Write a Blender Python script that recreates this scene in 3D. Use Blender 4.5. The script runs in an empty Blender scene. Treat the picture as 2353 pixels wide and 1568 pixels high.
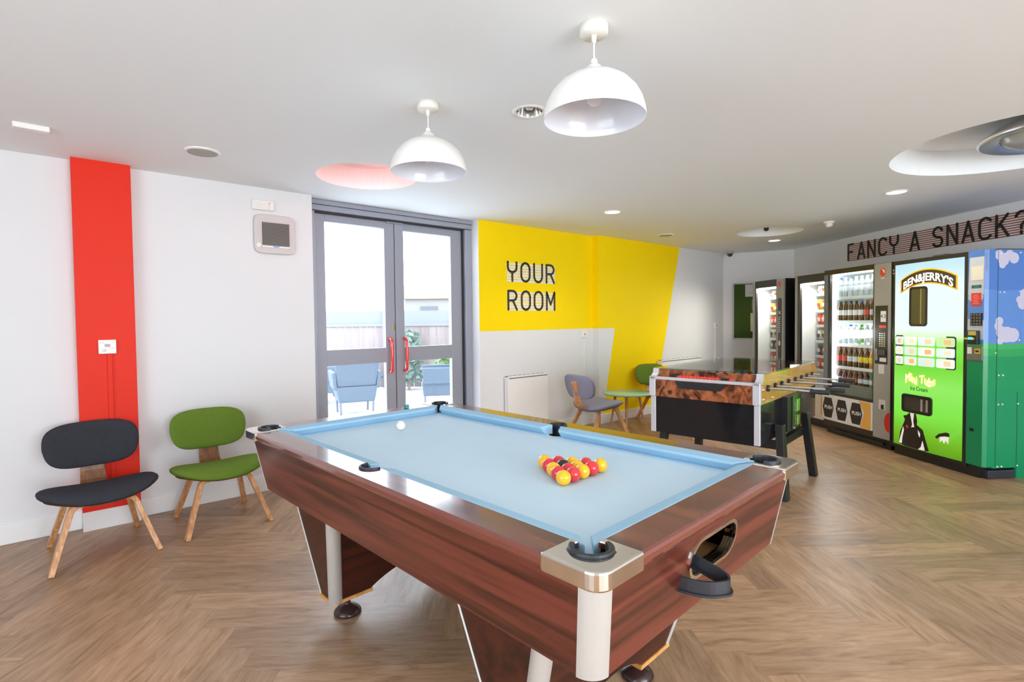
import bpy, bmesh, math, random
from mathutils import Vector, Matrix
from math import sin, cos, pi, radians, sqrt, atan2
random.seed(7)
SC = bpy.context.scene
COL = SC.collection

# ------------------------------------------------------------------ camera
W_PX, H_PX = 2353, 1568
F_PX = 1205.9
CAM_H = 1.3475
RT = Vector((0.7573, -0.6530, -0.0110)).normalized()
FW = Vector((0.6528, 0.7570, -0.02946)).normalized()
UP = RT.cross(FW).normalized()
RT = FW.cross(UP).normalized()
cam = bpy.data.cameras.new('camera')
cam.sensor_fit = 'HORIZONTAL'
cam.sensor_width = 36.0
cam.lens = 36.0 * F_PX / W_PX
cam.shift_x = -4.09 / W_PX
cam.shift_y = -11.02 / W_PX
cam.clip_start = 0.02
cam.clip_end = 300
camo = bpy.data.objects.new('camera', cam)
M = Matrix((RT, UP, -FW)).transposed().to_4x4()
M.translation = Vector((0, 0, CAM_H))
camo.matrix_world = M
COL.objects.link(camo)
SC.camera = camo

# ------------------------------------------------------------------ world, exposure, big lights
SC.view_settings.view_transform = 'Standard'
SC.view_settings.look = 'None'
SC.view_settings.gamma = 1
SC.view_settings.use_curve_mapping = False
SC.view_settings.exposure = 0.13
SC.cycles.use_denoising = True
SC.cycles.max_bounces = 10
SC.cycles.diffuse_bounces = 6
SC.cycles.transparent_max_bounces = 12
SC.cycles.sample_clamp_indirect = 6.0
SC.cycles.caustics_reflective = False
SC.cycles.caustics_refractive = False
wd = bpy.data.worlds.new('sky'); SC.world = wd; wd.use_nodes = True
nt = wd.node_tree
bg = nt.nodes['Background']
tc = nt.nodes.new('ShaderNodeTexCoord'); sep = nt.nodes.new('ShaderNodeSeparateXYZ')
rmp = nt.nodes.new('ShaderNodeValToRGB')
nt.links.new(tc.outputs['Generated'], sep.inputs[0]); nt.links.new(sep.outputs[2], rmp.inputs[0])
rmp.color_ramp.elements[0].position = 0.0; rmp.color_ramp.elements[0].color = (0.86, 0.93, 1, 1)
rmp.color_ramp.elements[1].position = 0.7; rmp.color_ramp.elements[1].color = (0.70, 0.84, 1, 1)
nt.links.new(rmp.outputs[0], bg.inputs[0])
bg.inputs[1].default_value = 6.5

def area(name, loc, look, sx, sy, power, col):
    l = bpy.data.lights.new(name, 'AREA'); l.shape = 'RECTANGLE'; l.size = sx; l.size_y = sy
    l.energy = power; l.color = col
    o = bpy.data.objects.new(name, l); COL.objects.link(o); o.location = loc
    o.rotation_euler = (Vector(look) - Vector(loc)).to_track_quat('-Z', 'Y').to_euler()
    return o
# area lights at unseen windows: left one assumed, rear one added as fill
area('assumed_left_window_light', (-2.58, 0.35, 1.35), (1.5, 0.7, 2.2), 3.0, 1.9, 12, (0.80, 0.91, 1.0))  # window out of view, assumed from where the light comes
area('added_rear_window_fill', (1.1, -4.18, 1.35), (3.6, 3.6, 1.3), 3.9, 1.9, 200, (0.97, 0.98, 1.0))  # strong fill light, its window behind the camera is added
area('daylight_door', (2.49, 4.80, 1.25), (2.2, 0, 0.6), 1.5, 2.1, 16, (0.86, 0.93, 1.0))

# ------------------------------------------------------------------ materials
def lin(c):
    if isinstance(c, str):
        c = [int(c[i:i+2], 16) / 255 for i in (0, 2, 4)]
        return tuple(x / 12.92 if x <= .04045 else ((x + .055) / 1.055) ** 2.4 for x in c)
    return tuple(c)
MATS = {}
def mat(name, col=(.8, .8, .8), rough=.5, metal=0., spec=.5, emit=None, es=0., noise=0., nscale=20., bump=0., bscale=200., coat=0., stretch=None, alpha=None, trans=0.):
    if name in MATS: return MATS[name]
    m = bpy.data.materials.new(name); m.use_nodes = True
    n = m.node_tree; b = n.nodes['Principled BSDF']
    c = lin(col)
    b.inputs['Base Color'].default_value = (*c, 1)
    b.inputs['Roughness'].default_value = rough
    b.inputs['Metallic'].default_value = metal
    b.inputs['Specular IOR Level'].default_value = spec
    b.inputs['Coat Weight'].default_value = coat
    b.inputs['Coat Roughness'].default_value = .06
    if trans: b.inputs['Transmission Weight'].default_value = trans
    if emit is not None:
        b.inputs['Emission Color'].default_value = (*lin(emit), 1); b.inputs['Emission Strength'].default_value = es
    t = n.nodes.new('ShaderNodeTexCoord'); src = t.outputs['Object']
    if stretch:
        mp = n.nodes.new('ShaderNodeMapping'); mp.inputs['Scale'].default_value = stretch
        n.links.new(src, mp.inputs[0]); src = mp.outputs[0]
    amt = noise if noise else .02
    nz = n.nodes.new('ShaderNodeTexNoise'); nz.inputs['Scale'].default_value = nscale; nz.inputs['Detail'].default_value = 3
    n.links.new(src, nz.inputs['Vector'])
    mx = n.nodes.new('ShaderNodeMix'); mx.data_type = 'RGBA'
    n.links.new(nz.outputs[0], mx.inputs[0])
    mx.inputs[6].default_value = (*[max(0, x * (1 - amt)) for x in c], 1)
    mx.inputs[7].default_value = (*[min(1, x * (1 + amt)) for x in c], 1)
    n.links.new(mx.outputs[2], b.inputs['Base Color'])
    if bump:
        nb = n.nodes.new('ShaderNodeTexNoise'); nb.inputs['Scale'].default_value = bscale
        n.links.new(src, nb.inputs['Vector'])
        bp = n.nodes.new('ShaderNodeBump'); bp.inputs['Strength'].default_value = bump; bp.inputs['Distance'].default_value = .002
        n.links.new(nb.outputs[0], bp.inputs['Height']); n.links.new(bp.outputs[0], b.inputs['Normal'])
    MATS[name] = m
    return m
def wood(name, c1, c2, rough=.35, axis=0, scale=1., coat=0., rings=26.):
    """grain running along one object axis"""
    if name in MATS: return MATS[name]
    m = bpy.data.materials.new(name); m.use_nodes = True
    n = m.node_tree; b = n.nodes['Principled BSDF']; b.inputs['Roughness'].default_value = rough
    b.inputs['Coat Weight'].default_value = coat; b.inputs['Coat Roughness'].default_value = .08
    t = n.nodes.new('ShaderNodeTexCoord'); mp = n.nodes.new('ShaderNodeMapping')
    s = [rings, rings, rings]; s[axis] = rings * .045
    mp.inputs['Scale'].default_value = [x * scale for x in s]
    n.links.new(t.outputs['Object'], mp.inputs[0])
    nz = n.nodes.new('ShaderNodeTexNoise'); nz.inputs['Scale'].default_value = 1; nz.inputs['Detail'].default_value = 5; nz.inputs['Distortion'].default_value = .6
    n.links.new(mp.outputs[0], nz.inputs['Vector'])
    r = n.nodes.new('ShaderNodeValToRGB'); n.links.new(nz.outputs[0], r.inputs[0])
    r.color_ramp.elements[0].position = .36; r.color_ramp.elements[0].color = (*lin(c2), 1)
    r.color_ramp.elements[1].position = .62; r.color_ramp.elements[1].color = (*lin(c1), 1)
    n.links.new(r.outputs[0], b.inputs['Base Color'])
    MATS[name] = m
    return m
def thin_glass(name, tint=(1, 1, 1), refl=.02, fres=1.45):
    if name in MATS: return MATS[name]
    m = bpy.data.materials.new(name); m.use_nodes = True
    n = m.node_tree; n.nodes.clear()
    o = n.nodes.new('ShaderNodeOutputMaterial'); mx = n.nodes.new('ShaderNodeMixShader')
    tr = n.nodes.new('ShaderNodeBsdfTransparent'); tr.inputs[0].default_value = (*tint, 1)
    gl = n.nodes.new('ShaderNodeBsdfGlossy'); gl.inputs['Roughness'].default_value = .02
    fr = n.nodes.new('ShaderNodeLayerWeight'); pw = n.nodes.new('ShaderNodeMath'); pw.operation = 'POWER'; pw.inputs[1].default_value = 5
    n.links.new(fr.outputs['Facing'], pw.inputs[0]); fm_ = n.nodes.new('ShaderNodeMath'); fm_.operation = 'MULTIPLY_ADD'; fm_.inputs[1].default_value = .9 - refl; fm_.inputs[2].default_value = refl
    n.links.new(pw.outputs[0], fm_.inputs[0]); n.links.new(fm_.outputs[0], mx.inputs[0]); n.links.new(tr.outputs[0], mx.inputs[1]); n.links.new(gl.outputs[0], mx.inputs[2])
    n.links.new(mx.outputs[0], o.inputs[0])
    MATS[name] = m
    return m
def herringbone(name, ox, oy, ang, w, nn, cols):
    m = bpy.data.materials.new(name); m.use_nodes = True
    n = m.node_tree; L = n.links; b = n.nodes['Principled BSDF']
    def val(x):
        v = n.nodes.new('ShaderNodeValue'); v.outputs[0].default_value = x; return v.outputs[0]
    def ma(op, a, c=None, d=None):
        k = n.nodes.new('ShaderNodeMath'); k.operation = op
        for i, q in enumerate((a, c, d)):
            if q is None: continue
            if isinstance(q, (int, float)): k.inputs[i].default_value = q
            else: L.new(q, k.inputs[i])
        return k.outputs[0]
    t = n.nodes.new('ShaderNodeTexCoord'); s = n.nodes.new('ShaderNodeSeparateXYZ'); L.new(t.outputs['Object'], s.inputs[0])
    X = ma('SUBTRACT', s.outputs[0], ox); Y = ma('SUBTRACT', s.outputs[1], oy)
    ca, sa = cos(ang) / w, sin(ang) / w
    x = ma('ADD', ma('MULTIPLY', X, ca), ma('MULTIPLY', Y, sa))
    y = ma('SUBTRACT', ma('MULTIPLY', Y, ca), ma('MULTIPLY', X, sa))
    i = ma('FLOOR', x); j = ma('FLOOR', y)
    k = ma('FLOORED_MODULO', ma('ADD', i, j), 2 * nn)
    isH = ma('LESS_THAN', k, nn - .5)
    # horizontal plank
    hs = ma('SUBTRACT', i, k)
    # vertical plank
    vs = ma('SUBTRACT', j, ma('SUBTRACT', k, nn))
    def sel(a, c):
        return ma('ADD', ma('MULTIPLY', isH, a), ma('MULTIPLY', ma('SUBTRACT', 1, isH), c))
    along = sel(ma('SUBTRACT', x, hs), ma('SUBTRACT', y, vs))
    across = sel(ma('SUBTRACT', y, j), ma('SUBTRACT', x, i))
    ida = sel(hs, ma('ADD', i, 137)); idb = sel(j, ma('ADD', vs, 71))
    cb = n.nodes.new('ShaderNodeCombineXYZ'); L.new(ida, cb.inputs[0]); L.new(idb, cb.inputs[1])
    wn = n.nodes.new('ShaderNodeTexWhiteNoise'); wn.noise_dimensions = '2D'; L.new(cb.outputs[0], wn.inputs['Vector'])
    rnd = wn.outputs[0]
    cv = n.nodes.new('ShaderNodeCombineXYZ')
    L.new(ma('MULTIPLY', along, .55), cv.inputs[0]); L.new(ma('MULTIPLY', across, 3.2), cv.inputs[1]); L.new(ma('MULTIPLY', rnd, 60), cv.inputs[2])
    nz = n.nodes.new('ShaderNodeTexNoise'); nz.inputs['Scale'].default_value = 1.3; nz.inputs['Detail'].default_value = 7; nz.inputs['Roughness'].default_value = .62; nz.inputs['Distortion'].default_value = .9
    L.new(cv.outputs[0], nz.inputs['Vector'])
    cv2 = n.nodes.new('ShaderNodeCombineXYZ')
    L.new(ma('MULTIPLY', along, 1.2), cv2.inputs[0]); L.new(ma('MULTIPLY', across, 52), cv2.inputs[1]); L.new(ma('MULTIPLY', rnd, 31), cv2.inputs[2])
    n2 = n.nodes.new('ShaderNodeTexNoise'); n2.inputs['Scale'].default_value = 1.; n2.inputs['Detail'].default_value = 6
    L.new(cv2.outputs[0], n2.inputs['Vector'])
    r = n.nodes.new('ShaderNodeValToRGB'); L.new(nz.outputs[0], r.inputs[0])
    e = r.color_ramp.elements
    e[0].position = .28; e[0].color = (*lin(cols[0]), 1); e[1].position = .72; e[1].color = (*lin(cols[2]), 1)
    q = e.new(.47); q.color = (*lin(cols[1]), 1)
    f1 = ma('ADD', ma('MULTIPLY', rnd, .38), .81)
    f2 = ma('ADD', ma('MULTIPLY', n2.outputs[0], .60), .70)
    # darker joints
    ed = ma('MINIMUM', across, ma('SUBTRACT', 1, across))
    ea = ma('MINIMUM', along, ma('SUBTRACT', nn, along))
    jn = ma('MINIMUM', ed, ea)
    joint = ma('ADD', ma('MULTIPLY', ma('GREATER_THAN', jn, .008), .22), .78)
    f = ma('MULTIPLY', ma('MULTIPLY', f1, f2), joint)
    hs_ = n.nodes.new('ShaderNodeVectorMath'); hs_.operation = 'SCALE'; L.new(r.outputs[0], hs_.inputs[0]); L.new(f, hs_.inputs['Scale'])
    L.new(hs_.outputs[0], b.inputs['Base Color'])
    L.new(ma('ADD', ma('MULTIPLY', n2.outputs[0], .14), .30), b.inputs['Roughness'])
    b.inputs['Specular IOR Level'].default_value = .45
    bp = n.nodes.new('ShaderNodeBump'); bp.inputs['Strength'].default_value = .12; bp.inputs['Distance'].default_value = .001
    L.new(n2.outputs[0], bp.inputs['Height']); L.new(bp.outputs[0], b.inputs['Normal'])
    return m

white_paint = mat('white_wall_paint', (.745, .75, .765), .6, noise=.012, nscale=3, bump=.05, bscale=300)
ceil_paint = mat('ceiling_paint', (.85, .89, .91), .8, noise=.01, nscale=2)
red_paint = mat('red_wall_paint', (.77, .028, .010), .5, spec=.2, noise=.03, nscale=4)
yellow_paint = mat('yellow_wall_paint', (.96, .70, .0), .6, spec=.15, noise=.02, nscale=4)
gloss_white = mat('gloss_white_trim', (.84, .84, .84), .3)
floor_mat = herringbone('herringbone_vinyl', .407, 2.859, radians(-38), .1535, 6, ((.225, .125, .062), (.36, .215, .120), (.465, .30, .185)))
alu_grey = mat('powder_coated_grey_aluminium', '9c9fab', .38, .2)
alu_line = mat('dark_gasket', (.03, .03, .035), .6)
glass = thin_glass('window_glass', (.97, .985, .99))
chrome = mat('polished_chrome', (.82, .78, .72), .09, 1.)
steel = mat('brushed_steel', (.72, .72, .72), .28, 1.)
satin = mat('satin_aluminium', (.70, .70, .68), .42, .55)
mahog = wood('mahogany_laminate', '6e3226', '3c160e', .34, 0, 1., .3, 30)
mahog_y = wood('mahogany_laminate_across', '6e3226', '3c160e', .34, 1, 1., .3, 30)
dark_leg = wood('dark_mahogany_leg', '4a1d12', '2a0f09', .4, 1, 1., .1, 30)
rail_wood = wood('rail_mahogany', '80402c', '4c2014', .22, 0, 1., .6, 30)
ply = wood('bent_plywood', 'd9a574', 'b77d4c', .42, 2, 1., 0, 60)
ply_edge = wood('pale_plywood_edge', 'dcae82', 'c08c5e', .5, 0, 1., 0, 60)
walnut = wood('brown_plywood_back', '8a5a33', '6a4022', .42, 2, 1., 0, 50)
birch = wood('birch_base_plate', 'e0a766', 'c98c4c', .5, 0, 1., 0, 30)
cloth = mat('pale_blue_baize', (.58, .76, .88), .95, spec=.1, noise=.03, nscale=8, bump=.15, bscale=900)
cloth_c = mat('shaded_cushion_baize', (.35, .57, .74), .95, spec=.1, noise=.03, nscale=8, bump=.15, bscale=900)  # same baize made darker, shading of the nose put into its colour
rubber = mat('black_rubber', (.022, .025, .032), .45)
blk = mat('black_satin', (.012, .012, .013), .35)
blk_gloss = mat('glossy_black_laminate', (.010, .011, .013), .10, spec=.6)
plastic_w = mat('white_plastic', (.83, .82, .79), .4)
plastic_g = mat('warm_grey_plastic', (.62, .57, .56), .45)
charcoal = mat('charcoal_wool', (.042, .043, .052), .95, spec=.1, noise=.35, nscale=160, bump=.5, bscale=700)
green_f = mat('moss_green_wool', (.135, .215, .030), .95, spec=.1, noise=.25, nscale=160, bump=.5, bscale=700)
lilac_f = mat('lilac_grey_wool', (.30, .31, .42), .95, spec=.1, noise=.12, nscale=160, bump=.5, bscale=700)
grey_f = mat('dark_grey_wool', (.06, .065, .07), .95, spec=.1, noise=.2, nscale=160, bump=.5, bscale=700)
burl = wood('burl_laminate', 'b0683f', '3e1c12', .26, 2, .42, .3, 30); burl.node_tree.nodes['Mapping'].inputs['Scale'].default_value = (13, 13, 9); burl.node_tree.nodes['Noise Texture'].inputs['Distortion'].default_value = 1.2
red_pl = mat('red_plastic', (.82, .03, .025), .22, coat=.4)
blue_pl = mat('blue_plastic', (.05, .10, .5), .3)
hexblack = mat('print_black', (.015, .014, .014), .45)
off_white = mat('paper_white', (.80, .79, .76), .6)

# ------------------------------------------------------------------ mesh helpers
class MB:
    def __init__(s): s.v = []; s.f = []; s.m = []; s.mi = 0; s.sm = []
    def add(s, vs, fs, smooth=False):
        k = len(s.v); s.v += [tuple(q) for q in vs]
        for f in fs:
            s.f.append([k + i for i in f]); s.m.append(s.mi); s.sm.append(smooth)
        return s
    def box(s, x0, x1, y0, y1, z0, z1, bev=0.):
        if bev > 0: return s.rbox(x0, x1, y0, y1, z0, z1, bev)
        v = [(x, y, z) for z in (z0, z1) for y in (y0, y1) for x in (x0, x1)]
        return s.add(v, [(0, 2, 3, 1), (4, 5, 7, 6), (0, 1, 5, 4), (2, 6, 7, 3), (0, 4, 6, 2), (1, 3, 7, 5)])
    def rbox(s, x0, x1, y0, y1, z0, z1, b):
        bm = bmesh.new(); bmesh.ops.create_cube(bm, size=1)
        for v in bm.verts: v.co = Vector(((x0 + x1) / 2 + v.co.x * (x1 - x0), (y0 + y1) / 2 + v.co.y * (y1 - y0), (z0 + z1) / 2 + v.co.z * (z1 - z0)))
        b = min(b, abs(x1 - x0) * .49, abs(y1 - y0) * .49, abs(z1 - z0) * .49)
        bmesh.ops.bevel(bm, geom=bm.edges[:], offset=b, segments=3, profile=.5, affect='EDGES')
        bm.verts.index_update()
        s.add([v.co[:] for v in bm.verts], [[v.index for v in f.verts] for f in bm.faces]); bm.free(); return s
    def hexa(s, p):   # 8 points: bottom 4 (ccw), top 4
        return s.add(p, [(0, 3, 2, 1), (4, 5, 6, 7), (0, 1, 5, 4), (1, 2, 6, 5), (2, 3, 7, 6), (3, 0, 4, 7)])
    def prism(s, pts, fn, a, b, holes=(), smooth=False):
        """2-D outline (with holes) extruded between depth a and b; fn(x, y, d) gives the 3-D point"""
        bm = bmesh.new(); loops = []
        for lp in [pts] + list(holes):
            vs = [bm.verts.new((p[0], p[1], 0)) for p in lp]
            es = [bm.edges.new((vs[i], vs[(i + 1) % len(vs)])) for i in range(len(vs))]
            loops.append(vs)
        if holes: bmesh.ops.triangle_fill(bm, use_beauty=True, use_dissolve=False, edges=bm.edges[:])
        else: bmesh.ops.triangle_fill(bm, use_beauty=True, use_dissolve=False, edges=bm.edges[:])
        bm.verts.index_update(); n = len(bm.verts)
        co = [v.co.copy() for v in bm.verts]
        tris = [[v.index for v in f.verts] for f in bm.faces]
        def up(t):
            (a0, a1, a2) = [co[i] for i in t]
            return (a1.x - a0.x) * (a2.y - a0.y) - (a1.y - a0.y) * (a2.x - a0.x) > 0
        tris = [t if up(t) else t[::-1] for t in tris]
        V = [fn(c.x, c.y, a) for c in co] + [fn(c.x, c.y, b) for c in co]
        Fc = [t[::-1] for t in tris] + [[i + n for i in t] for t in tris]
        s.add(V, Fc)
        base = len(s.v) - 2 * n
        for vs in loops:
            ids = [v.index for v in vs]; m = len(ids)
            ar = sum(co[ids[i]].x * co[ids[(i + 1) % m]].y - co[ids[(i + 1) % m]].x * co[ids[i]].y for i in range(m))
            if (ar < 0) == (vs is loops[0]): ids = ids[::-1]
            for i in range(m):
                p, q = ids[i], ids[(i + 1) % m]
                s.f.append([base + p, base + q, base + q + n, base + p + n]); s.m.append(s.mi); s.sm.append(smooth)
        bm.free(); return s
    def lathe(s, prof, cx=0, cy=0, seg=40, z0=0., smooth=True):
        n = len(prof); V = []; Fs = []
        for i in range(seg):
            a = 2 * pi * i / seg
            for r, z in prof: V.append((cx + r * cos(a), cy + r * sin(a), z0 + z))
        for i in range(seg):
            j = (i + 1) % seg
            for k in range(n - 1):
                a, b, c, d = i * n + k, j * n + k, j * n + k + 1, i * n + k + 1
                if prof[k][0] < 1e-6: Fs.append((a, c, d))
                elif prof[k + 1][0] < 1e-6: Fs.append((a, b, c))
                else: Fs.append((a, b, c, d))
        return s.add(V, Fs, smooth)
    def cyl(s, p, q, r, seg=16, r2=None, smooth=True):
        p = Vector(p); q = Vector(q); d = (q - p).normalized(); r2 = r if r2 is None else r2
        a = d.orthogonal().normalized(); b = d.cross(a)
        V = []
        for (c, rr) in ((p, r), (q, r2)):
            for i in range(seg):
                t = 2 * pi * i / seg; V.append(c + (a * cos(t) + b * sin(t)) * rr)
        Fs = [(i, (i + 1) % seg, (i + 1) % seg + seg, i + seg) for i in range(seg)]
        s.add(V, Fs, smooth); s.add(V[:seg], [list(range(seg))[::-1]]); s.add(V[seg:], [list(range(seg))])
        return s
    def tube(s, pts, r, seg=12, smooth=True):
        pts = [Vector(p) for p in pts]; V = []; n = len(pts); a = None
        for i, p in enumerate(pts):
            d = (pts[min(i + 1, n - 1)] - pts[max(i - 1, 0)]).normalized()
            a = d.orthogonal().normalized() if a is None else (a - d * a.dot(d)).normalized()
            b = d.cross(a)
            for k in range(seg):
                t = 2 * pi * k / seg; V.append(p + (a * cos(t) + b * sin(t)) * r)
        Fs = [(i * seg + k, i * seg + (k + 1) % seg, (i + 1) * seg + (k + 1) % seg, (i + 1) * seg + k) for i in range(n - 1) for k in range(seg)]
        Fs += [list(range(seg))[::-1], [(n - 1) * seg + k for k in range(seg)]]
        return s.add(V, Fs, smooth)
    def ribbon(s, pts, side, w, t, w2=None):
        """rectangular strip swept along pts; side = direction of its width"""
        pts = [Vector(p) for p in pts]; side = Vector(side).normalized(); V = []; n = len(pts)
        for i, p in enumerate(pts):
            d = (pts[min(i + 1, n - 1)] - pts[max(i - 1, 0)]).normalized()
            nn_ = d.cross(side).normalized()
            ww = w if w2 is None else w + (w2 - w) * i / (n - 1)
            for (a, b) in ((-1, -1), (1, -1), (1, 1), (-1, 1)): V.append(p + side * (a * ww / 2) + nn_ * (b * t / 2))
        Fs = [(i * 4 + k, i * 4 + (k + 1) % 4, (i + 1) * 4 + (k + 1) % 4, (i + 1) * 4 + k) for i in range(n - 1) for k in range(4)]
        Fs += [(3, 2, 1, 0), tuple((n - 1) * 4 + k for k in range(4))]
        return s.add(V, Fs)
    def sphere(s, c, r, seg=24, sz=1.):
        n = seg // 2
        prof = [(r * sin(pi * k / n), -r * sz * cos(pi * k / n)) for k in range(n + 1)]
        prof[0] = (0, prof[0][1]); prof[-1] = (0, prof[-1][1])
        return s.lathe(prof, c[0], c[1], seg, c[2])
    def build(s, name, m, parent=None, loc=None, rz=0., bevel=0., subsurf=0):
        me = bpy.data.meshes.new(name); me.from_pydata(s.v, [], s.f)
        ms = m if isinstance(m, (list, tuple)) else [m]
        for q in ms: me.materials.append(q)
        me.polygons.foreach_set('material_index', s.m); me.polygons.foreach_set('use_smooth', s.sm)
        me.update()
        o = bpy.data.objects.new(name, me); COL.objects.link(o)
        if parent is not None: o.parent = parent
        if loc is not None: o.location = loc
        if rz: o.rotation_euler = (0, 0, rz)
        if bevel:
            b = o.modifiers.new('bevel', 'BEVEL'); b.width = bevel; b.segments = 2; b.limit_method = 'ANGLE'; b.angle_limit = radians(40)
        if subsurf:
            q = o.modifiers.new('sub', 'SUBSURF'); q.levels = subsurf; q.render_levels = subsurf
        return o
def thing(name, label, cat, loc=(0, 0, 0), rz=0., group=None):
    o = bpy.data.objects.new(name, None); COL.objects.link(o); o.empty_display_size = .1
    o.location = loc; o.rotation_euler = (0, 0, rz); o['label'] = label; o['category'] = cat
    if group: o['group'] = group
    return o
def tag(o, label, cat, group=None):
    o['label'] = label; o['category'] = cat
    if group: o['group'] = group
    return o
def struct(o): o['kind'] = 'structure'; return o
def arc(cx, cy, r, a0, a1, n):
    return [(cx + r * cos(radians(a0 + (a1 - a0) * i / n)), cy + r * sin(radians(a0 + (a1 - a0) * i / n))) for i in range(n + 1)]
def rrect(x0, x1, y0, y1, r, n=6):
    return arc(x1 - r, y0 + r, r, -90, 0, n) + arc(x1 - r, y1 - r, r, 0, 90, n) + arc(x0 + r, y1 - r, r, 90, 180, n) + arc(x0 + r, y0 + r, r, 180, 270, n)
XZ = lambda y0: (lambda x, y, d: (x, y0 - d, y))      # outline in x,z; depth grows towards the viewer (-y)
FLAT = lambda x, y, d: (x, y, d)
def copy_tree(o, loc, rz=None, label=None):
    r = o.copy(); COL.objects.link(r); r.location = loc
    if rz is not None: r.rotation_euler = (0, 0, rz)
    if label: r['label'] = label
    for ch in list(o.children):
        c = ch.copy(); COL.objects.link(c); c.parent = r
        for g in list(ch.children):
            d = g.copy(); COL.objects.link(d); d.parent = c
    return r

# stroke lettering (box 0..1 x 0..1 per glyph)
def _a(cx, cy, rx, ry, a0, a1, n=12):
    return [(cx + rx * cos(radians(a0 + (a1 - a0) * i / n)), cy + ry * sin(radians(a0 + (a1 - a0) * i / n))) for i in range(n + 1)]
GL = {
 'Y': [[(0, 1), (0, .78)] + _a(.5, .72, .5, .25, 180, 360) + [(1, .78), (1, 1)], [(.5, .47), (.5, 0)]],
 'O': [_a(.5, .68, .5, .32, 180, 0) + _a(.5, .32, .5, .32, 0, -180) + [(0, .68)]],
 'U': [[(0, 1), (0, .34)] + _a(.5, .34, .5, .34, 180, 360) + [(1, 1)]],
 'R': [[(0, 0), (0, 1), (.5, 1)] + _a(.5, .745, .45, .255, 90, -90) + [(0, .49)], [(.52, .49), (.98, 0)]],
 'M': [[(0, 0), (0, 1), (.5, .3), (1, 1), (1, 0)]],
 'F': [[(0, 0), (0, 1), (.8, 1)], [(0, .52), (.66, .52)]],
 'A': [[(0, 0), (.5, 1), (1, 0)], [(.17, .3), (.83, .3)]],
 'N': [[(0, 0), (0, 1), (.95, 0), (.95, 1)]],
 'C': [[(1, .86)] + _a(.55, .7, .52, .30, 50, 180, 8) + _a(.55, .3, .52, .30, 180, 310, 8) + [(1, .14)]],
 'S': [_a(.5, .75, .47, .25, 20, 270, 10) + _a(.5, .25, .47, .25, 90, -160, 10)],
 'K': [[(0, 0), (0, 1)], [(.92, 1), (.02, .42)], [(.3, .6), (.98, 0)]],
 '?': [_a(.5, .74, .45, .26, 165, -60, 10) + [(.5, .38), (.5, .26)], [(.5, .1), (.5, .02)]],
}
def strokes(mb, txt, x, z, w, h, adv, sw, y0, t, space=.12):
    """letters as flat ribbons with round ends, in the x-z plane, front at y0 - t"""
    def seg(p, q):
        d = Vector((q[0] - p[0], q[1] - p[1]));
        if d.length < 1e-6: return
        d.normalize(); nx, nz = -d.y * sw / 2, d.x * sw / 2
        mb.prism([(p[0] - nx, p[1] - nz), (q[0] - nx, q[1] - nz), (q[0] + nx, q[1] + nz), (p[0] + nx, p[1] + nz)], XZ(y0), 0, t)
    for ch in txt:
        if ch == ' ': x += space; continue
        for k, st in enumerate(GL[ch]):
            P = [(x + sw / 2 + a * (w - sw), z + sw / 2 + b * (h - sw)) for a, b in st]
            for a, b in zip(P, P[1:]): seg(a, b)
            for i, p in enumerate(P):
                mb.prism([(p[0] + sw / 2 * cos(q * pi / 4), p[1] + sw / 2 * sin(q * pi / 4)) for q in range(8)], XZ(y0), 0, t + .00002 * (i % 3))
        x += adv
    return x
def font_mesh(txt, size, offset=0., ext=.001, bend=None, shear=0., jig=None):
    """letters from the built-in font, returned as verts/faces in x-z plane (front = -y)"""
    cu = bpy.data.curves.new('lettering', 'FONT'); cu.body = txt; cu.size = size; cu.offset = offset; cu.extrude = ext; cu.align_x = 'CENTER'
    cu.space_character = 1.0
    cu.resolution_u = 3
    o = bpy.data.objects.new('lettering', cu); COL.objects.link(o)
    dg = bpy.context.evaluated_depsgraph_get(); me = bpy.data.meshes.new_from_object(o.evaluated_get(dg))
    V = [v.co.copy() for v in me.vertices]; Fs = [list(p.vertices) for p in me.polygons]
    bpy.data.objects.remove(o); bpy.data.curves.remove(cu); bpy.data.meshes.remove(me)
    out = []
    for v in V:
        x, y, z = v
        if bend: y += bend(x)
        out.append((x, -z, y))
    return out, Fs
def add_font(mb, txt, cx, z, y, size, **k):
    V, Fs = font_mesh(txt, size, **k)
    mb.add([(a + cx, b + y, c + z) for a, b, c in V], Fs)
    return mb

# ------------------------------------------------------------------ room shell
CZ = 2.427
YA, YB, YD = 4.487, 4.385, 4.66
A_ = Vector((8.44, YB)); B_ = Vector((8.80, 3.40))
Wd = Vector((-.569, -.822)); Nd = Vector((.822, -.569))
E_ = Vector((B_.x + Wd.x * 9.3, B_.y + Wd.y * 9.3))       # far end of the vending wall, behind the camera's right
XL, YR = -2.6, -4.2

fl = MB().box(XL - .2, 9.4, YR - .3, 4.86, -.12, 0)
struct(fl.build('floor', floor_mat))
# ceiling with round recesses
COF = [(1.76, 3.693, .36, .17), (4.666, .408, .715, .19), (6.771, 2.91, .377, .17)]
POTS = [(1.864, 2.017, .068)]
holes = [[(x + r * cos(2 * pi * i / 48), y + r * sin(2 * pi * i / 48)) for i in range(48)] for x, y, r, d in COF]
holes += [[(x + r * cos(2 * pi * i / 24), y + r * sin(2 * pi * i / 24)) for i in range(24)] for x, y, r in POTS]
cm = MB().prism([(XL - .2, YR - .3), (9.4, YR - .3), (9.4, 4.86), (XL - .2, 4.86)], FLAT, CZ, CZ + .02, holes)
for x, y, r, d in COF:
    cm.lathe([(r + .003, .012), (r + .003, d), (0, d)], x, y, 48, CZ, smooth=False)
cm.box(XL - .2, 9.4, YR - .3, 4.86, CZ + .26, CZ + .36)
struct(cm.build('ceiling', ceil_paint))

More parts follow.
